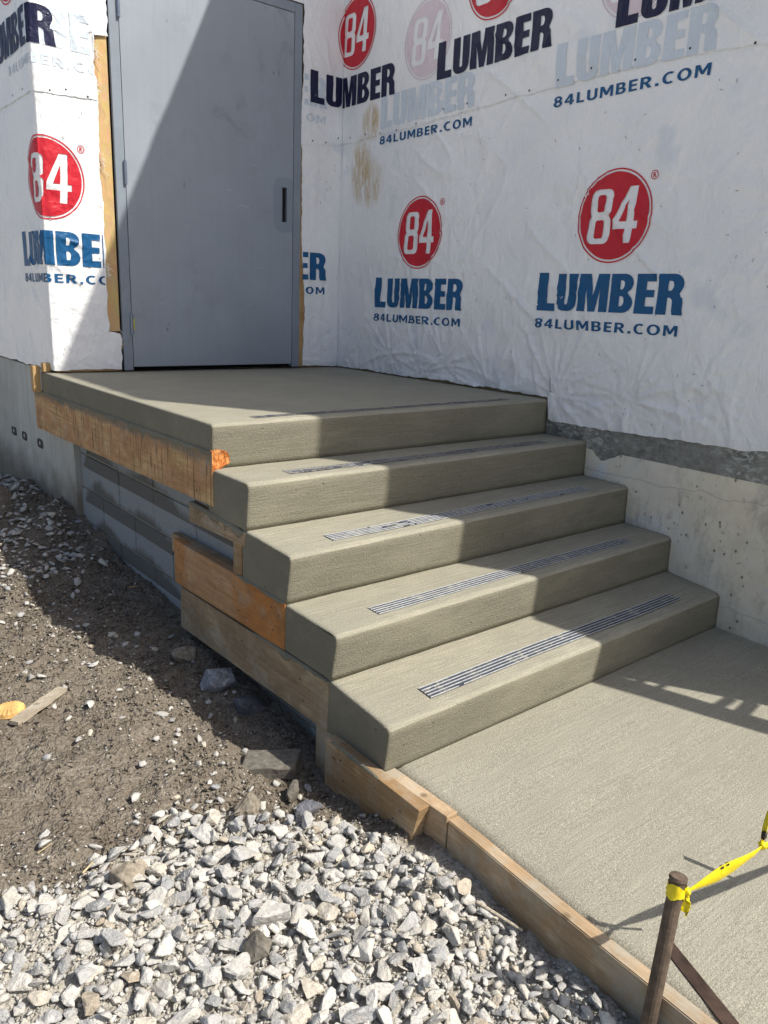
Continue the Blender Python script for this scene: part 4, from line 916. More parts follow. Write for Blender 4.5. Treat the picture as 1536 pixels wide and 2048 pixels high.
for o in [o for o in COL.objects if o.name.startswith('form_board')]:
    k = o['label']
    if k.startswith('long pine'): nails(o, -0.0055, [(2.05, -0.17), (2.05, -0.28), (1.2, -0.2), (0.62, -0.15), (0.14, -0.24), (0.12, -0.27)])
    elif k.startswith('orange'): nails(o, -0.004, [(0.30, -0.56), (0.29, -0.66), (-0.16, -0.57), (-0.2, -0.65), (-0.42, -0.56), (-0.43, -0.64)])
    elif k.startswith('weathered'): nails(o, -0.0038, [(0.24, -0.77), (0.23, -0.85), (-0.22, -0.76), (-0.24, -0.82), (-0.6, -0.75), (-0.62, -0.82)])
    elif k.startswith('tan'): nails(o, -0.040, [(-0.88, -0.89), (-0.9, -0.95), (-1.16, -0.9), (-1.13, -0.94)])
    elif k.startswith('short cement'): nails(o, -0.0035, [(0.12, -0.36), (-0.1, -0.37), (-0.19, -0.37)])

# ------------------------------------------------------------------ lower slab
def slab_z(y): return -0.866+0.018*(y+1.04)
sy = np.concatenate([lin(-1.035, -2.4, -0.05)[:2], np.linspace(-1.10, -2.4, 60), np.linspace(-2.6, -5.5, 8)]); sx = np.linspace(0, 1, 60); vs, fs = [], []
sy = np.concatenate([[-0.95], np.linspace(-1.0, -2.4, 64), np.linspace(-2.6, -5.5, 8)])
for y in sy:
    xl = np.interp(-y, [0.9, 1.3, 1.42, 1.66, 1.9, 2.6, 3.4, 5.5], [0.049, 0.0485, 0.0445, 0.0315, 0.0245, 0.0005, -0.030, -0.104]); xr = RWx(max(y, WALL_END)) + (0 if y > WALL_END-0.05 else 2.5)
    for c, t in enumerate(sx):
        x = xl+(xr-xl)*t; z = slab_z(y)+0.004*float(fbm(np.array(x*3), np.array(y*3), 66, 3))
        if c == 0: z -= 0.006
        vs.append((x, y, z))
n, k = len(sy), len(sx)
for a in range(n-1):
    for b in range(k-1): q = a*k+b; fs.append((q, q+k, q+k+1, q+1))
nb = len(vs)
for a in range(n): v = vs[a*k]; vs.append((v[0], v[1], -1.2))
for a in range(n-1): fs.append((a*k+k, a*k, nb+a, nb+a+1))
tag(mesh_obj('walkway', vs, fs, m_slab, None, True), kind='structure')

# ------------------------------------------------------------------ ground
CP = np.array([(0.075, 1.84, -0.715), (0.05, 2.4, -0.745), (0.05, 2.9, -0.80), (0.05, 3.35, -0.86), (0.075, 1.45, -0.775), (0.075, 1.11, -0.848), (0.075, 0.80, -0.873), (0.075, 0.49, -0.895),
 (-0.2, 2.0, -0.83), (-0.3, 2.6, -0.84), (-0.2, 3.3, -0.88), (-0.15, 1.4, -0.87), (-0.1, 0.8, -0.92), (-0.05, 0.2, -0.95), (-0.05, -0.3, -0.98), (-0.05, -0.7, -1.02), (0.0, -0.75, -1.03), (0.1, -0.5, -1.0), (-0.06, -0.95, -1.0), (-0.05, -1.2, -0.965), (-0.1, -1.35, -0.95),
 (-0.03, -1.45, -0.972), (-0.03, -1.7, -0.98), (-0.03, -1.95, -0.975), (-0.4, 0.6, -0.93), (-0.4, 0.0, -0.94), (-0.4, -0.6, -0.945), (-0.35, -1.0, -0.94), (-0.35, -1.5, -0.945), (-0.8, 0.5, -0.935), (-0.8, -0.5, -0.945), (-0.8, -1.2, -0.94),
 (-1.5, 0.5, -0.95), (-1.5, -1.0, -0.95), (-1.2, -2.2, -0.95), (-0.3, -2.4, -0.97), (-1.0, 2.0, -0.93), (-1.2, 3.5, -0.93), (-2.6, 0, -0.96), (-2.6, 3, -0.95), (-2.6, -3, -0.97), (-0.5, -3.6, -0.98), (-0.6, 1.4, -0.915), (-0.5, 4.8, -0.92)])
def gz0(x, y):
    x = np.asarray(x, float); y = np.asarray(y, float); num = 0; den = 1e-9
    for cx, cy, cz in CP:
        w = 1/(((x-cx)**2+(y-cy)**2)+0.02)**2; num = num+w*cz; den = den+w
    return num/den
def gravel_top(x):   # far edge of the white stone bed
    return np.interp(x, [-1.6, -0.97, -0.82, -0.765, -0.60, -0.50, -0.349, -0.25, -0.149, -0.09, -0.02], [-0.83, -0.84, -0.88, -0.84, -0.83, -0.80, -0.85, -0.96, -1.06, -1.16, -1.3])
def dust_w(x, y):
    g = sstep(0.06, -0.06, y-gravel_top(x)+0.10*fbm(x*6, y*6, 14, 3))
    return np.clip(g, 0, 1)
def gz(x, y):
    z = gz0(x, y)
    lump = fbm(x*5, y*5, 20, 3)*0.050+fbm(x*21, y*21, 24, 3)*0.040+(np.abs(fbm(x*48, y*48, 28, 3))-0.1)*0.036
    near = sstep(0.25, 0.02, np.abs(x-0.02))*sstep(0.9, 1.5, y); lump = lump*(1+1.2*near*sstep(3.4, 2.8, y))
    return z+lump
def ground_patch(xa, ya):
    X, Y = np.meshgrid(xa, ya, indexing='ij'); Z = gz(X, Y); return X, Y, Z
xa = np.concatenate([lin(-3.0, -1.3, 0.06), lin(-1.29, 0.10, 0.0115), [0.14, 0.3]]); ya = np.concatenate([lin(-3.6, -2.2, 0.06), lin(-2.19, 1.6, 0.0115), lin(1.62, 3.6, 0.016), lin(3.66, 5.2, 0.08)])
X, Y, Z = ground_patch(xa, ya)
Z = np.where((X > 0.05) & (Y < -0.6), np.minimum(Z, -1.10), Z)
dst = dust_w(X, Y); ii = np.arange(X.size).reshape(X.shape)
gv = np.stack([X, Y, Z], -1).reshape(-1, 3)
gf = np.stack([ii[:-1, :-1], ii[1:, :-1], ii[1:, 1:], ii[:-1, 1:]], -1).reshape(-1, 4)
go = mesh_obj('ground', gv, gf.tolist(), m_dirt, None, True); tag(go, kind='structure')
at = go.data.attributes.new('dust', 'FLOAT', 'POINT'); at.data.foreach_set('value', dst.reshape(-1).astype(np.float32))
# the far ground: a ring out to the horizon that tucks under the near patch
bm = bmesh.new(); R_ = []
for r in (2.0, 3.2, 5, 9, 20, 60, 200, 900):
    R_.append([bm.verts.new((-0.4+r*math.cos(a), 0.2+r*math.sin(a), (-1.12 if r < 3.0 else -0.99)+(0.05*math.sin(a*5+r) if r > 3.1 else 0))) for a in np.linspace(0, 2*math.pi, 49)[:-1]])
for a, b in zip(R_, R_[1:]):
    for k in range(48): bm.faces.new((a[k], b[k], b[(k+1) % 48], a[(k+1) % 48]))
m_site = mat_simple('pale_bounce_ground', (0.58, 0.565, 0.53), 0.95, 0.15, 0, 0.25, 30, 0.8)  # unseen far ground coloured pale to bounce light onto the shaded wrap
tag(bm_obj('terrain', bm, m_site, None, True), kind='structure')

# ------------------------------------------------------------------ stones
def rock_mesh(seed, n=15, flat=0.62, bevel=0.05, elong=1.25):
    rr = np.random.default_rng(seed); p = rr.normal(size=(n, 3)); p /= np.linalg.norm(p, axis=1)[:, None]; p *= rr.uniform(0.72, 1.08, (n, 1))
    p[:, 0] *= elong; p[:, 2] *= flat; p *= 0.5
    bm = bmesh.new(); vs = [bm.verts.new(q) for q in p]; res = bmesh.ops.convex_hull(bm, input=vs)
    bmesh.ops.delete(bm, geom=[v for v in bm.verts if not v.link_faces], context='VERTS')
    bmesh.ops.dissolve_limit(bm, angle_limit=0.30, verts=bm.verts[:], edges=bm.edges[:])
    if bevel: bmesh.ops.bevel(bm, geom=bm.edges[:], offset=bevel, segments=1, affect='EDGES', clamp_overlap=True)
    bmesh.ops.triangulate(bm, faces=bm.faces[:]); bm.normal_update(); return bm
def as_mesh(bm, name, mat):
    me = bpy.data.meshes.new(name); bm.to_mesh(me); bm.free(); me.materials.append(mat); return me
NV = 18
def chip(bm, seed):
    bmesh.ops.subdivide_edges(bm, edges=[e for e in bm.edges if e.calc_length() > 0.16], cuts=1)
    bmesh.ops.triangulate(bm, faces=bm.faces[:]); co = np.array([v.co for v in bm.verts])
    for ax in range(3):
        d = fbm(co[:, ax]*4+co[:, (ax+1) % 3]*3, co[:, (ax+2) % 3]*5, seed+ax, 3)*0.11
        for v, q in zip(bm.verts, d): v.co[ax] += q
    bm.normal_update(); return bm
_par = [(random.choice([10, 12, 15, 18]), random.uniform(0.5, 0.85), random.uniform(1.0, 1.8)) for k in range(NV)]
rocks = [as_mesh(chip(rock_mesh(100+k, a, b, 0.03, c), 700+k), 'gravel_stone', m_stone) for k, (a, b, c) in enumerate(_par)]
rocks_lo = [as_mesh(chip(rock_mesh(100+k, a, b, 0.0, c), 700+k), 'gravel_stone', m_stone) for k, (a, b, c) in enumerate(_par)]
small = [rock_mesh(300+k, 8, 0.7, 0, 1.3) for k in range(10)]
def arr(bm_or_me):
    if isinstance(bm_or_me, bmesh.types.BMesh):
        bm_or_me.verts.index_update(); return np.array([v.co for v in bm_or_me.verts]), np.array([[v.index for v in f.verts] for f in bm_or_me.faces])
    co = np.empty(len(bm_or_me.vertices)*3); bm_or_me.vertices.foreach_get('co', co)
    return co.reshape(-1, 3), np.array([list(p.vertices) for p in bm_or_me.polygons])
rock_a = [arr(m) for m in rocks_lo]; small_a = [arr(b) for b in small]
for b in small: b.free()
def project(p):
    d = p-CAM; z = d@fwd; return 768+F_PX*(d@r2)/z, 1024-F_PX*(d@u2)/z, z
place = []      # x, y, size, lift
cellsz = 0.045; hashg = {}
def free(x, y, r, k):
    ix, iy = int(x//cellsz), int(y//cellsz)
    for a in range(-2, 3):
        for b in range(-2, 3):
            for (px, py, pr) in hashg.get((ix+a, iy+b), ()):
                if (px-x)**2+(py-y)**2 < ((pr+r)*k)**2: return False
    return True
def put(x, y, s, lift): place.append((x, y, s, lift)); hashg.setdefault((int(x//cellsz), int(y//cellsz)), []).append((x, y, s*0.5))
rr = random.Random(21)
def fine_area(x, y):   # crushed fines along the lower right of the bed
    return float(sstep(-0.38, -0.16, x)*sstep(-1.42, -1.60, y))
def bed(sizes, tries, k, lift):
    for s0, s1 in sizes:
        for _ in range(tries):
            x, y = rr.uniform(-1.45, -0.045), rr.uniform(-2.45, -0.72); s = rr.uniform(s0, s1)
            if y > float(gravel_top(x))-0.01+rr.gauss(0, 0.04)+0.10*float(fbm(np.array(x*7), np.array(y*7), 15, 3)): continue
            if x > -0.04-s*0.5 - (0.04 if y > -1.26 else 0): continue
            if s > 0.034 and rr.random() < fine_area(x, y)*0.93: continue
            if (x+1.02)**2/0.02+(y+1.0)**2/0.006 < 1 and rr.random() < 0.85: continue
            if free(x, y, s*0.5, k): put(x, y, s, lift)
bed(((0.056, 0.078),), 90, 1.0, 0.22); bed(((0.039, 0.056),), 1900, 0.80, 0.22); bed(((0.027, 0.039),), 9500, 0.72, 0.20); bed(((0.016, 0.027),), 20000, 0.70, 0.20)
hash1 = hashg; hashg = {}
bed(((0.036, 0.056),), 280, 1.2, 0.56); bed(((0.022, 0.040),), 2600, 1.0, 0.55)      # stones lying on the bed
hashg = hash1
def scatter(n, xr, yr, s0, s1, wfun, k=0.9, lift=0.22):
    for _ in range(n):
        x, y = rr.uniform(*xr), rr.uniform(*yr); s = s0*(s1/s0)**(rr.random()**1.9)
        if x > 0.055-s*0.4 or (y < 1.0 and x > -0.01 and y < -0.7): continue
        if rr.random() > wfun(x, y): continue
        if free(x, y, s*0.5, k): put(x, y, s, lift)
def w_back(x, y):      # grey stones heaped against the foundation
    n = float(fbm(np.array(x*5), np.array(y*2.5), 31, 3))
    a = float(sstep(1.15, 1.45, y))*(0.30+1.9*n) if y < 2.3 else 0.85
    b = float(sstep(0.30, 0.12, abs(x+0.17))*sstep(0.95, 1.2, y)) if y < 2.1 else 0
    b = b*(0.55+1.6*n)
    return max(a, b*1.2, 0)
scatter(4200, (-0.75, 0.06), (0.9, 3.5), 0.020, 0.060, w_back, 0.74, 0.28)
def w_chip(x, y):
    n = float(fbm(np.array(x*4), np.array(y*3), 51, 3)); e = float(np.exp(-(max(0.0, y-float(gravel_top(x)))/0.15)**2))
    lane = float(np.exp(-((x+0.33+0.10*y)/0.17)**2))
    return max(0.03, 0.14+1.1*n)*0.55+0.55*e+0.40*lane
scatter(4200, (-1.3, 0.02), (-1.1, 1.3), 0.011, 0.040, w_chip)
scatter(5200, (-1.3, 0.03), (-1.1, 2.2), 0.005, 0.012, lambda x, y: 0.25+0.8*w_chip(x, y), 0.7, 0.2)
crumb0 = len(place); scatter(5500, (-0.42, -0.03), (-2.2, -1.30), 0.005, 0.018, lambda x, y: 0.25+0.75*fine_area(x, y), 0.65, 0.22)
scatter(15000, (-1.4, -0.05), (-2.2, -0.75), 0.006, 0.018, lambda x, y: 1.0 if y < gravel_top(x)+0.03 else 0.0, 0.3, 0.42)
info = []
for (x, y, s, lift) in place:
    u_, v_, z_ = project(np.array([x, y, -0.93])); vis = z_ > 0.1 and -40 < u_ < 1576 and -40 < v_ < 2090
    info.append((s/z_ if vis else 0.0))
order = np.argsort(-np.array(info)); big = set(order[:300].tolist())
PX = np.array([p[0] for p in place]); PY = np.array([p[1] for p in place]); PZ = gz(PX, PY)
SV, SF, ST = [], [], []; nv = 0; first = True
def rotm(): 
    return (Matrix.Rotation(rr.uniform(0, 6.28), 3, 'Z') @ Matrix.Rotation(rr.gauss(0, 0.33), 3, 'X') @ Matrix.Rotation(rr.gauss(0, 0.33), 3, 'Y'))
GL = 'white crushed limestone piece lying loose in the gravel bed'
for i, (x, y, s, lift) in enumerate(place):
    Rm = rotm(); z = PZ[i]+s*lift; sc3 = (s*rr.uniform(0.85, 1.1), s*rr.uniform(0.8, 1.05), s*rr.uniform(0.65, 1.0))
    if i in big:
        o = bpy.data.objects.new('gravel_stone', rocks[rr.randrange(NV)]); COL.objects.link(o)
        o.location = (x, y, z); o.rotation_euler = Rm.to_euler(); o.scale = sc3
        tag(o, GL, 'stone', 'limestone pieces in the gravel')
    else:
        va, fa = (rock_a if s > 0.02 else small_a)[rr.randrange(NV if s > 0.02 else 10)]
        w_ = (va*np.array(sc3))@np.array(Rm).T+np.array([x, y, z])
        SV.append(w_); SF.append(fa+nv); nv += len(va); t = rr.random(); ST.append(np.full(len(va), t if s > 0.02 else 0.2+0.8*t))
SV = np.concatenate(SV); SF = np.concatenate(SF)
me = bpy.data.meshes.new('gravel'); me.vertices.add(len(SV)); me.vertices.foreach_set('co', SV.ravel())
me.loops.add(SF.size); me.loops.foreach_set('vertex_index', SF.ravel().astype(np.int32)); me.polygons.add(len(SF))
me.polygons.foreach_set('loop_start', np.arange(0, SF.size, 3, dtype=np.int32)); me.update(calc_edges=True)
a_ = me.attributes.new('tint', 'FLOAT', 'POINT'); a_.data.foreach_set('value', np.concatenate(ST).astype(np.float32)); me.materials.append(m_stone_s)
tag(link(bpy.data.objects.new('gravel', me)), 'loose white crushed limestone and chips spread over the soil', 'gravel', None, 'stuff')

# crumbs of the soil itself
CV, CF, nv = [], [], 0
cx = rng.uniform(-1.35, 0.03, 60000); cy = rng.uniform(-1.2, 2.6, 60000)
kp = (cy > gravel_top(cx)-0.08) & (rng.random(60000) < 0.12+1.5*vnoise(cx*6, cy*6, 201)**2); cx, cy = cx[kp], cy[kp]; cz_ = gz(cx, cy)
for x, y, z in zip(cx, cy, cz_):
    sc_ = 0.0035+0.021*rr.random()**3.4; va, fa = small_a[rr.randrange(10)]
    CV.append((va*sc_*np.array((1.1, 1.0, 0.9)))@np.array(rotm()).T+np.array([x, y, z+sc_*0.15])); CF.append(fa+nv); nv += len(va)
cr_ = mesh_obj('soil_crumbs', np.concatenate(CV), np.concatenate(CF).tolist(), m_dirt, None); tag(cr_, 'small crumbs of damp soil over the bare ground', 'soil', None, 'stuff')

def big_rock(name, label, cat, x, y, size, seed, mat, rz=0.0, sink=0.3, bev=0.03, n=17, noisy=0.022):
    bm = rock_mesh(seed, n, 1.0, bev, 1.0); bmesh.ops.subdivide_edges(bm, edges=bm.edges[:], cuts=2, use_grid_fill=True)
    co = np.array([v.co for v in bm.verts])
    d = fbm(co[:, 0]*9+co[:, 2]*5, co[:, 1]*9-co[:, 2]*4, seed, 4)*noisy*6
    for v, q in zip(bm.verts, d): v.co *= 1+q; v.co = Vector((v.co.x*size[0], v.co.y*size[1], v.co.z*size[2]))
    o = bm_obj(name, bm, mat); o.rotation_euler = (0, 0, rz)
    o.location = (x, y, float(gz0(x, y))+size[2]*(0.5-sink)); return tag(o, label, cat)
big_rock('rock', 'broad blue grey rock with white face under the weathered board', 'rock', -0.050, -0.12, (0.17, 0.15, 0.13), 501, m_rockg, 0.4)
big_rock('rock', 'dark blue rock in shade next to the broad blue grey rock', 'rock', -0.025, -0.315, (0.15, 0.13, 0.11), 502, m_rockd, 1.0)
big_rock('rock', 'earth coloured rounded rock half buried beside the weathered board', 'rock', -0.06, 0.13, (0.16, 0.12, 0.08), 503, m_chunk, 0.2)
big_rock('concrete_lump', 'brown rough concrete lump at the far edge of the white gravel', 'rubble', -0.345, -0.868, (0.105, 0.085, 0.075), 504, m_chunk, 0.7, 0.2, 0.02, 26, 0.05)
big_rock('rock', 'dark shaded stone in front of the tan form board', 'rock', -0.185, -0.925, (0.10, 0.075, 0.06), 505, m_rockd, 0.2, 0.2)
big_rock('rock', 'small brown grey stone in shade between flat slab piece and tan board', 'rock', -0.150, -0.80, (0.10, 0.07, 0.07), 506, m_chunkd, 0.9, 0.25)
big_rock('rock', 'large flat grey white stone in the middle of the gravel', 'rock', -0.50, -1.245, (0.125, 0.07, 0.055), 507, m_stone_b, -0.7, 0.05)
big_rock('concrete_lump', 'speckled dark lump embedded among the white gravel', 'rubble', -0.575, -1.31, (0.075, 0.07, 0.07), 508, m_chunkd, 0.1, 0.15, 0.02, 26, 0.06)
big_rock('concrete_lump', 'pale crumbly clod left of the gravel bed near the soil', 'rubble', -0.72, -0.93, (0.12, 0.09, 0.06), 509, m_chunk, 0.5, 0.2, 0.02, 26, 0.06)
big_rock('soil_heap', 'dark heap of clods at the left frame edge by the foundation', 'soil heap', -0.30, 2.30, (0.42, 0.62, 0.26), 510, m_dirt, 0.0, 0.35, 0.05, 24, 0.06)
# flat broken paver piece
bm = hexa_bm([(-0.09, -0.055, 0), (0.085, -0.05, 0), (0.09, 0.06, 0), (-0.08, 0.055, 0), (-0.09, -0.05, 0.042), (0.08, -0.052, 0.045), (0.092, 0.055, 0.042), (-0.085, 0.05, 0.04)], 0.004)
rough_up(bm, 0.02, 0.004, 12, 30); o = bm_obj('paver_piece', bm, m_chunkd); o.location = (-0.135, -0.64, float(gz0(-0.135, -0.64))-0.004); o.rotation_euler = (0.06, -0.05, -0.72)
tag(o, 'flat dark broken paver piece half in shade on the soil', 'rubble')
# lath, pulp disc, twigs, scraps
a, b = Vector((-0.748, -0.050, float(gz(-0.748, -0.05))+0.012)), Vector((-0.548, 0.100, float(gz(-0.548, 0.10))+0.012))
d = (b-a).normalized(); sd_ = Vector((-d.y, d.x, 0)); bm = bmesh.new(); R_ = []
for t in np.linspace(0, 1, 9):
    p = a.lerp(b, float(t)); w = 0.021*(0.85+0.3*float(vnoise(np.array(t*5), np.array(0.0), 3))) if t not in (0, 1) else 0.017
    R_.append([bm.verts.new(p+sd_*(-w)+Vector((0, 0, -0.006))), bm.verts.new(p+sd_*w+Vector((0, 0, -0.006))), bm.verts.new(p+sd_*w*0.97+Vector((0, 0, 0.007))), bm.verts.new(p-sd_*w*0.97+Vector((0, 0, 0.007)))])
for p, q in zip(R_, R_[1:]):
    for k in range(4): bm.faces.new((p[k], p[(k+1) % 4], q[(k+1) % 4], q[k]))
bm.faces.new(R_[0][::-1]); bm.faces.new(R_[-1]); bmesh.ops.recalc_face_normals(bm, faces=bm.faces[:])
tag(bm_obj('wood_lath', bm, m_gwood), 'pale grey weathered wooden lath lying on the soil', 'wood scrap')
bm = bmesh.new(); nr = 36; cz = float(gz(-0.73, 0.055))+0.012; cen = bm.verts.new((-0.735, 0.052, cz+0.013)); prev = None
for ri, r in enumerate((0.018, 0.034, 0.047, 0.05)):
    ring = [bm.verts.new((-0.735+r*math.cos(2*math.pi*k/nr), 0.052+r*math.sin(2*math.pi*k/nr)*0.95, cz+(0.014, 0.010, 0.002, -0.010)[ri]+(0.0035*(k % 2) if ri in (1, 2) else 0))) for k in range(nr)]
    for k in range(nr):
        if prev is None: bm.faces.new((cen, ring[k], ring[(k+1) % nr]))
        else: bm.faces.new((prev[k], ring[k], ring[(k+1) % nr], prev[(k+1) % nr]))
    prev = ring
tag(bm_obj('mushroom_cap', bm, m_shell), 'round orange ribbed cap lying on the soil at the left edge', 'mushroom')
def stick(name, label, pts, r, mat, cat='twig'):
    q = [(x, y, float(gz(x, y))+h) for x, y, h in pts]; n = len(q)
    return tag(bm_obj(name, tube_bm(q, [r*(1-0.5*i/n) for i in range(n)], 6), mat), label, cat)
stick('twig', 'thin grey twig lying at the far edge of the gravel', [(-0.495, -0.725, 0.02), (-0.465, -0.775, 0.022), (-0.43, -0.845, 0.024), (-0.392, -0.908, 0.03)], 0.0035, m_twig)
stick('straw', 'short straw lying alone on the bare soil', [(-0.86, -0.70, 0.010), (-0.82, -0.685, 0.010)], 0.0014, m_straw, 'straw')
stick('wood_splinter', 'orange wood splinter in the shade near the block wall', [(-0.022, 0.806, 0.012), (0.008, 0.786, 0.012)], 0.004, m_stub, 'wood scrap')
stick('twig', 'thin twig in the shade by the foundation heap', [(-0.12, 1.60, 0.03), (-0.05, 1.52, 0.035)], 0.0035, m_twig)
stick('wood_splinter', 'pale wood splinter among the white stones', [(-0.80, -0.86, 0.03), (-0.765, -0.835, 0.034)], 0.003, m_straw, 'wood scrap')
stick('wood_splinter', 'grey wood splinter resting on gravel beside the slab form board', [(-0.085, -1.50, 0.03), (-0.045, -1.61, 0.035)], 0.004, m_gwood, 'wood scrap')

# ------------------------------------------------------------------ stake, tape, bar
sb, stp = Vector((-0.088, -1.950, -1.12)), Vector((0.012, -1.922, -0.612)); ax = (stp-sb).normalized()
bm = tube_bm([sb, sb.lerp(stp, 0.5), stp-ax*0.012, stp-ax*0.006, stp], [0.0150, 0.0150, 0.0152, 0.0182, 0.0168], 16)
stake = thing('steel_stake', 'leaning rusty steel stake with yellow tape tied round its top', 'stake', (-0.088, -1.95, -1.12))
bm_obj('shaft', bm, m_rust, stake)
def ribbon(name, pts, widths, rolls, parent, mat, thick=0.0007, fold=0.0):
    bm = bmesh.new(); pts = [Vector(p) for p in pts]; rows = []
    for i, p in enumerate(pts):
        t = (pts[min(i+1, len(pts)-1)]-pts[max(i-1, 0)]).normalized(); s = t.cross(Vector((0, 0, 1)))
        s = s.normalized() if s.length > 0.1 else Vector((1, 0, 0)); u = s.cross(t)
        w = (s*math.cos(rolls[i])+u*math.sin(rolls[i]))*widths[i]*0.5; nn = t.cross(w).normalized()
        rows.append([[bm.verts.new(p+w*q+nn*(thick*e+fold*(1-q*q)*widths[i])) for q in (-1, -0.5, 0, 0.5, 1)] for e in (-1, 1)])
    for a, b in zip(rows, rows[1:]):
        for k in range(4):
            bm.faces.new((a[1][k], a[1][k+1], b[1][k+1], b[1][k])); bm.faces.new((a[0][k+1], a[0][k], b[0][k], b[0][k+1]))
        bm.faces.new((a[0][0], a[1][0], b[1][0], b[0][0])); bm.faces.new((a[1][4], a[0][4], b[0][4], b[1][4]))
    return bm_obj(name, bm, mat, parent, True)
tape = thing('caution_tape', 'yellow plastic caution tape knotted from the rusty stake towards the right', 'tape', tuple(stp))
ks = stp-ax*0.028; K2 = Vector((0.196, -1.994, -0.583)); side = Vector((0.2, -0.9, 0.2)).normalized()
# band round the stake
bm = bmesh.new(); e1 = ax.orthogonal().normalized(); e2 = ax.cross(e1); R_ = []
for h in (-0.014, -0.005, 0.004, 0.012):
    R_.append([bm.verts.new(ks+ax*(h+0.004*math.sin(k*0.8+h*90))+(e1*math.cos(2*math.pi*k/20)+e2*math.sin(2*math.pi*k/20))*(0.0174+0.0016*math.sin(k*2.1+h*200))) for k in range(20)])
for p, q in zip(R_, R_[1:]):
    for k in range(20): bm.faces.new((p[k], p[(k+1) % 20], q[(k+1) % 20], q[k]))
bm_obj('band', bm, m_tape, tape, True)
k1 = ks+Vector((0.010, -0.017, 0.002))
mid = lambda t, sag=0.006: k1.lerp(K2, t)+Vector((0, 0, -sag*math.sin(math.pi*t)))
T_ = np.linspace(0, 1, 22)
wd = np.interp(T_, [0, 0.12, 0.4, 0.6, 0.85, 1], [0.009, 0.018, 0.040, 0.048, 0.040, 0.010])
rib = ribbon('ribbon', [mid(float(t)) for t in T_], wd, [1.25+0.25*math.sin(t*5) for t in T_], tape, m_tape, 0.0006, 0.16)
K3 = Vector((1.86, -2.43, -0.42)); T2 = np.linspace(0, 1, 26)
ribbon('ribbon', [K2.lerp(K3, float(t))+Vector((0, 0, -0.05*math.sin(math.pi*t))) for t in T2], np.interp(T2, [0, 0.03, 0.1, 1], [0.007, 0.022, 0.036, 0.03]), [1.3+0.5*math.sin(t*6+1) for t in T2], tape, m_tape, 0.0006, 0.1)
def lump(name, c, r, seed):
    bm = bmesh.new(); bmesh.ops.create_icosphere(bm, subdivisions=2, radius=r); co = np.array([v.co for v in bm.verts])/r
    for v, q in zip(bm.verts, fbm(co[:, 0]*2.5+co[:, 2]*2, co[:, 1]*2.5, seed, 3)): v.co = Vector(v.co)*(1+1.1*q)+Vector(c)
    return bm_obj(name, bm, m_tape, tape, True)
lump('knot', k1, 0.008, 3); lump('knot', K2, 0.0085, 4)
dn = Vector((0.0, -0.004, -0.05)); T5 = np.linspace(0, 1, 7)
ribbon('tail', [k1+dn*float(t)+Vector((0.003*math.sin(t*5), 0, 0)) for t in T5], np.interp(T5, [0, 0.3, 0.8, 1], [0.006, 0.015, 0.019, 0.016]), [0.2+0.3*t for t in T5], tape, m_tape, 0.0006, 0.3)
up_ = Vector((0.008, 0.004, 0.072))
ribbon('tail', [K2+up_*float(t)+Vector((-0.004*math.sin(t*4), 0, 0)) for t in T5], np.interp(T5, [0, 0.3, 0.8, 1], [0.005, 0.010, 0.016, 0.014]), [0.5+0.5*t for t in T5], tape, m_tape, 0.0006, 0.3)
rt = Vector((0.040, -0.028, -0.018))
ribbon('tail', [K2+rt*float(t) for t in T5], np.interp(T5, [0, 0.3, 1], [0.005, 0.012, 0.014]), [0.9 for t in T5], tape, m_tape, 0.0006, 0.2)
hA, hB = Vector((0.532, -1.951, -0.599)), Vector((0.578, -2.093, -0.578))
ribbon('tail', [hB.lerp(hA, float(t)) for t in T5], np.interp(T5, [0, 0.3, 1], [0.008, 0.014, 0.016]), [0.3 for t in T5], tape, m_tape, 0.0006, 0.2)
# fragments of the black lettering that show along the folded edges
def frag(base, t0, t1, q0, q1, off=0.0016):
    bm = bmesh.new(); me = base.data; n = 22
    def pt(t, q):
        i = int(min(20, t*21)); f = t*21-i; P_ = []
        for r_ in (i, i+1):
            vs_ = [me.vertices[r_*10+5+k].co for k in range(5)]; s = (q+1)*2; k = int(min(3, s)); P_.append(vs_[k].lerp(vs_[k+1], s-k))
        a_ = [me.vertices[i*10+k].co for k in range(10)]; nn = (a_[7]-a_[2]).normalized()
        return P_[0].lerp(P_[1], f), nn
    for sgn in (1, -1):
        qs = [pt(t, q) for t, q in ((t0, q0), (t1, q0), (t1, q1), (t0, q1))]
        bm.faces.new([bm.verts.new(p+nn*(off if sgn > 0 else -off-0.0012)) for p, nn in qs])
    return bm
for t0, t1, q0, q1 in ((0.43, 0.465, 0.80, 1.0), (0.50, 0.53, 0.84, 1.0), (0.36, 0.38, -1.0, -0.84), (0.43, 0.445, -1.0, -0.84), (0.29, 0.31, -1, -0.82)):
    bm_obj('black_print', frag(rib, t0, t1, q0, q1), m_black, rib)
tl = [o for o in tape.children if o.name.startswith('tail')][1]
bm = bmesh.new(); box_bm(K2.x-0.0055, K2.x+0.0065, K2.y-0.003, K2.y+0.004, K2.z+0.016, K2.z+0.032, 0.001, 1, bm); bm_obj('black_print', bm, m_black, tl)
bm = hexa_bm([(0.102, -1.868, 0), (0.031, -2.056, 0), (0.045, -2.066, 0), (0.060, -2.062, 0), (0.102, -1.868, 0.004), (0.031, -2.056, 0.004), (0.045, -2.066, 0.004), (0.060, -2.062, 0.004)])
bm.free(); bm = bmesh.new(); lp = [(0.108, -1.860), (0.028, -2.054), (0.041, -2.068), (0.060, -2.064), (0.139, -1.866), (0.128, -1.852)]
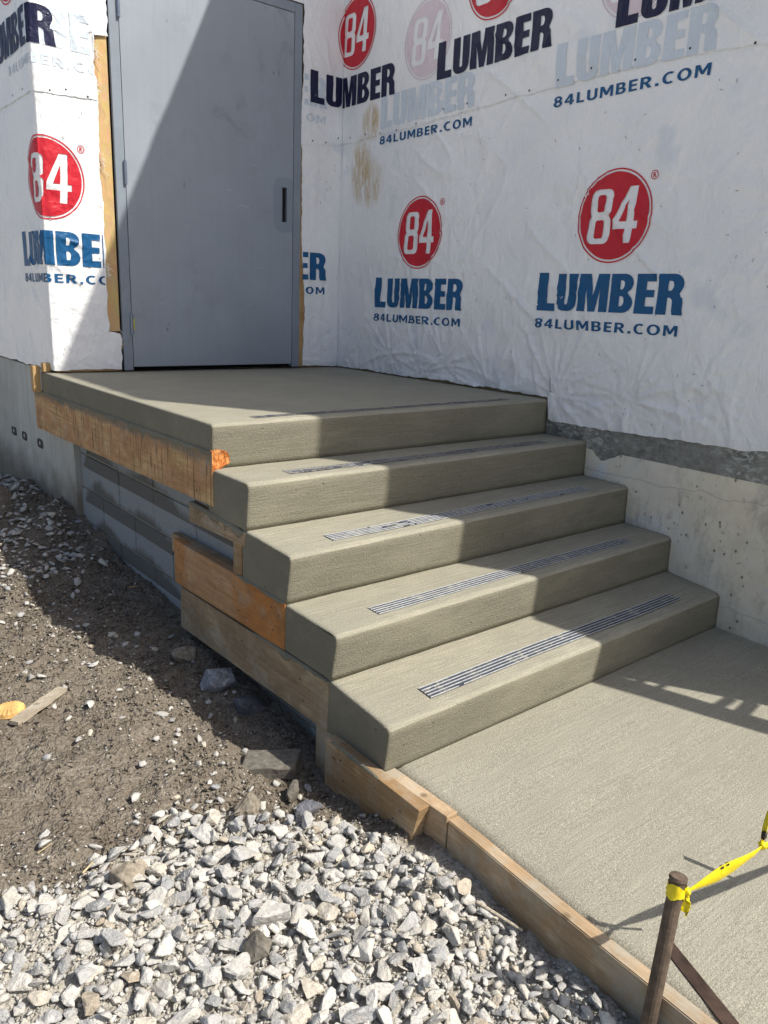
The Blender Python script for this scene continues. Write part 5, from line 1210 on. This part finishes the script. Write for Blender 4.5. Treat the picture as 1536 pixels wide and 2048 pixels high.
va = [bm.verts.new((x, y, slab_z(y)+0.0005)) for x, y in lp]; vb = [bm.verts.new((x, y, slab_z(y)+0.0035)) for x, y in lp]
bm.faces.new(va[::-1]); bm.faces.new(vb)
for k in range(6): bm.faces.new((va[k], va[(k+1) % 6], vb[(k+1) % 6], vb[k]))
bmesh.ops.recalc_face_normals(bm, faces=bm.faces[:])
tag(bm_obj('flat_bar', bm, m_rustb), 'flat dark rusty steel bar lying on the slab behind the stake', 'steel bar')

# ------------------------------------------------------------------ lattice brace leaning on the near end of the right wall (its shadow falls on the slab)
br = thing('wooden_brace', 'leaning timber brace with short cross pieces at the near end of the right wall', 'brace', (1.84, -3.4, -0.95))
def plate(name, pts, t=0.016):
    bm = bmesh.new(); a = [bm.verts.new((1.838-t, y, z)) for y, z in pts]; b = [bm.verts.new((1.838+t, y, z)) for y, z in pts]
    bm.faces.new(a); bm.faces.new(b[::-1])
    for k in range(len(a)): bm.faces.new((a[k], a[(k+1) % len(a)], b[(k+1) % len(a)], b[k]))
    bmesh.ops.recalc_face_normals(bm, faces=bm.faces[:]); return bm_obj(name, bm, m_b5, br)
plate('post', [(WALL_END-0.012, 1.33), (-2.451, 0.994), (-2.506, 0.864), (-2.592, 0.705), (-2.662, 0.57), (-3.44, -0.95), (-3.34, -0.95), (-2.523, 0.425), (-2.343, 0.715), (WALL_END-0.012, 0.835)])
for (y0, z0), (y1, z1), w in (((-2.330, 0.735), (WALL_END-0.012, 0.675), 0.010), ((-2.350, 0.668), (WALL_END-0.012, 0.590), 0.010), ((-2.455, 0.535), (WALL_END-0.012, 0.325), 0.017), ((-2.49, 0.482), (WALL_END-0.012, 0.245), 0.020), ((-2.62, 0.25), (WALL_END-0.012, -0.15), 0.02), ((-2.80, -0.05), (WALL_END-0.012, -0.62), 0.02)):
    d = math.hypot(y1-y0, z1-z0); ny, nz = -(z1-z0)/d*w, (y1-y0)/d*w
    plate('cross_piece', [(y0+ny, z0+nz), (y0-ny, z0-nz), (y1-ny, z1-nz), (y1+ny, z1+nz)], 0.012)
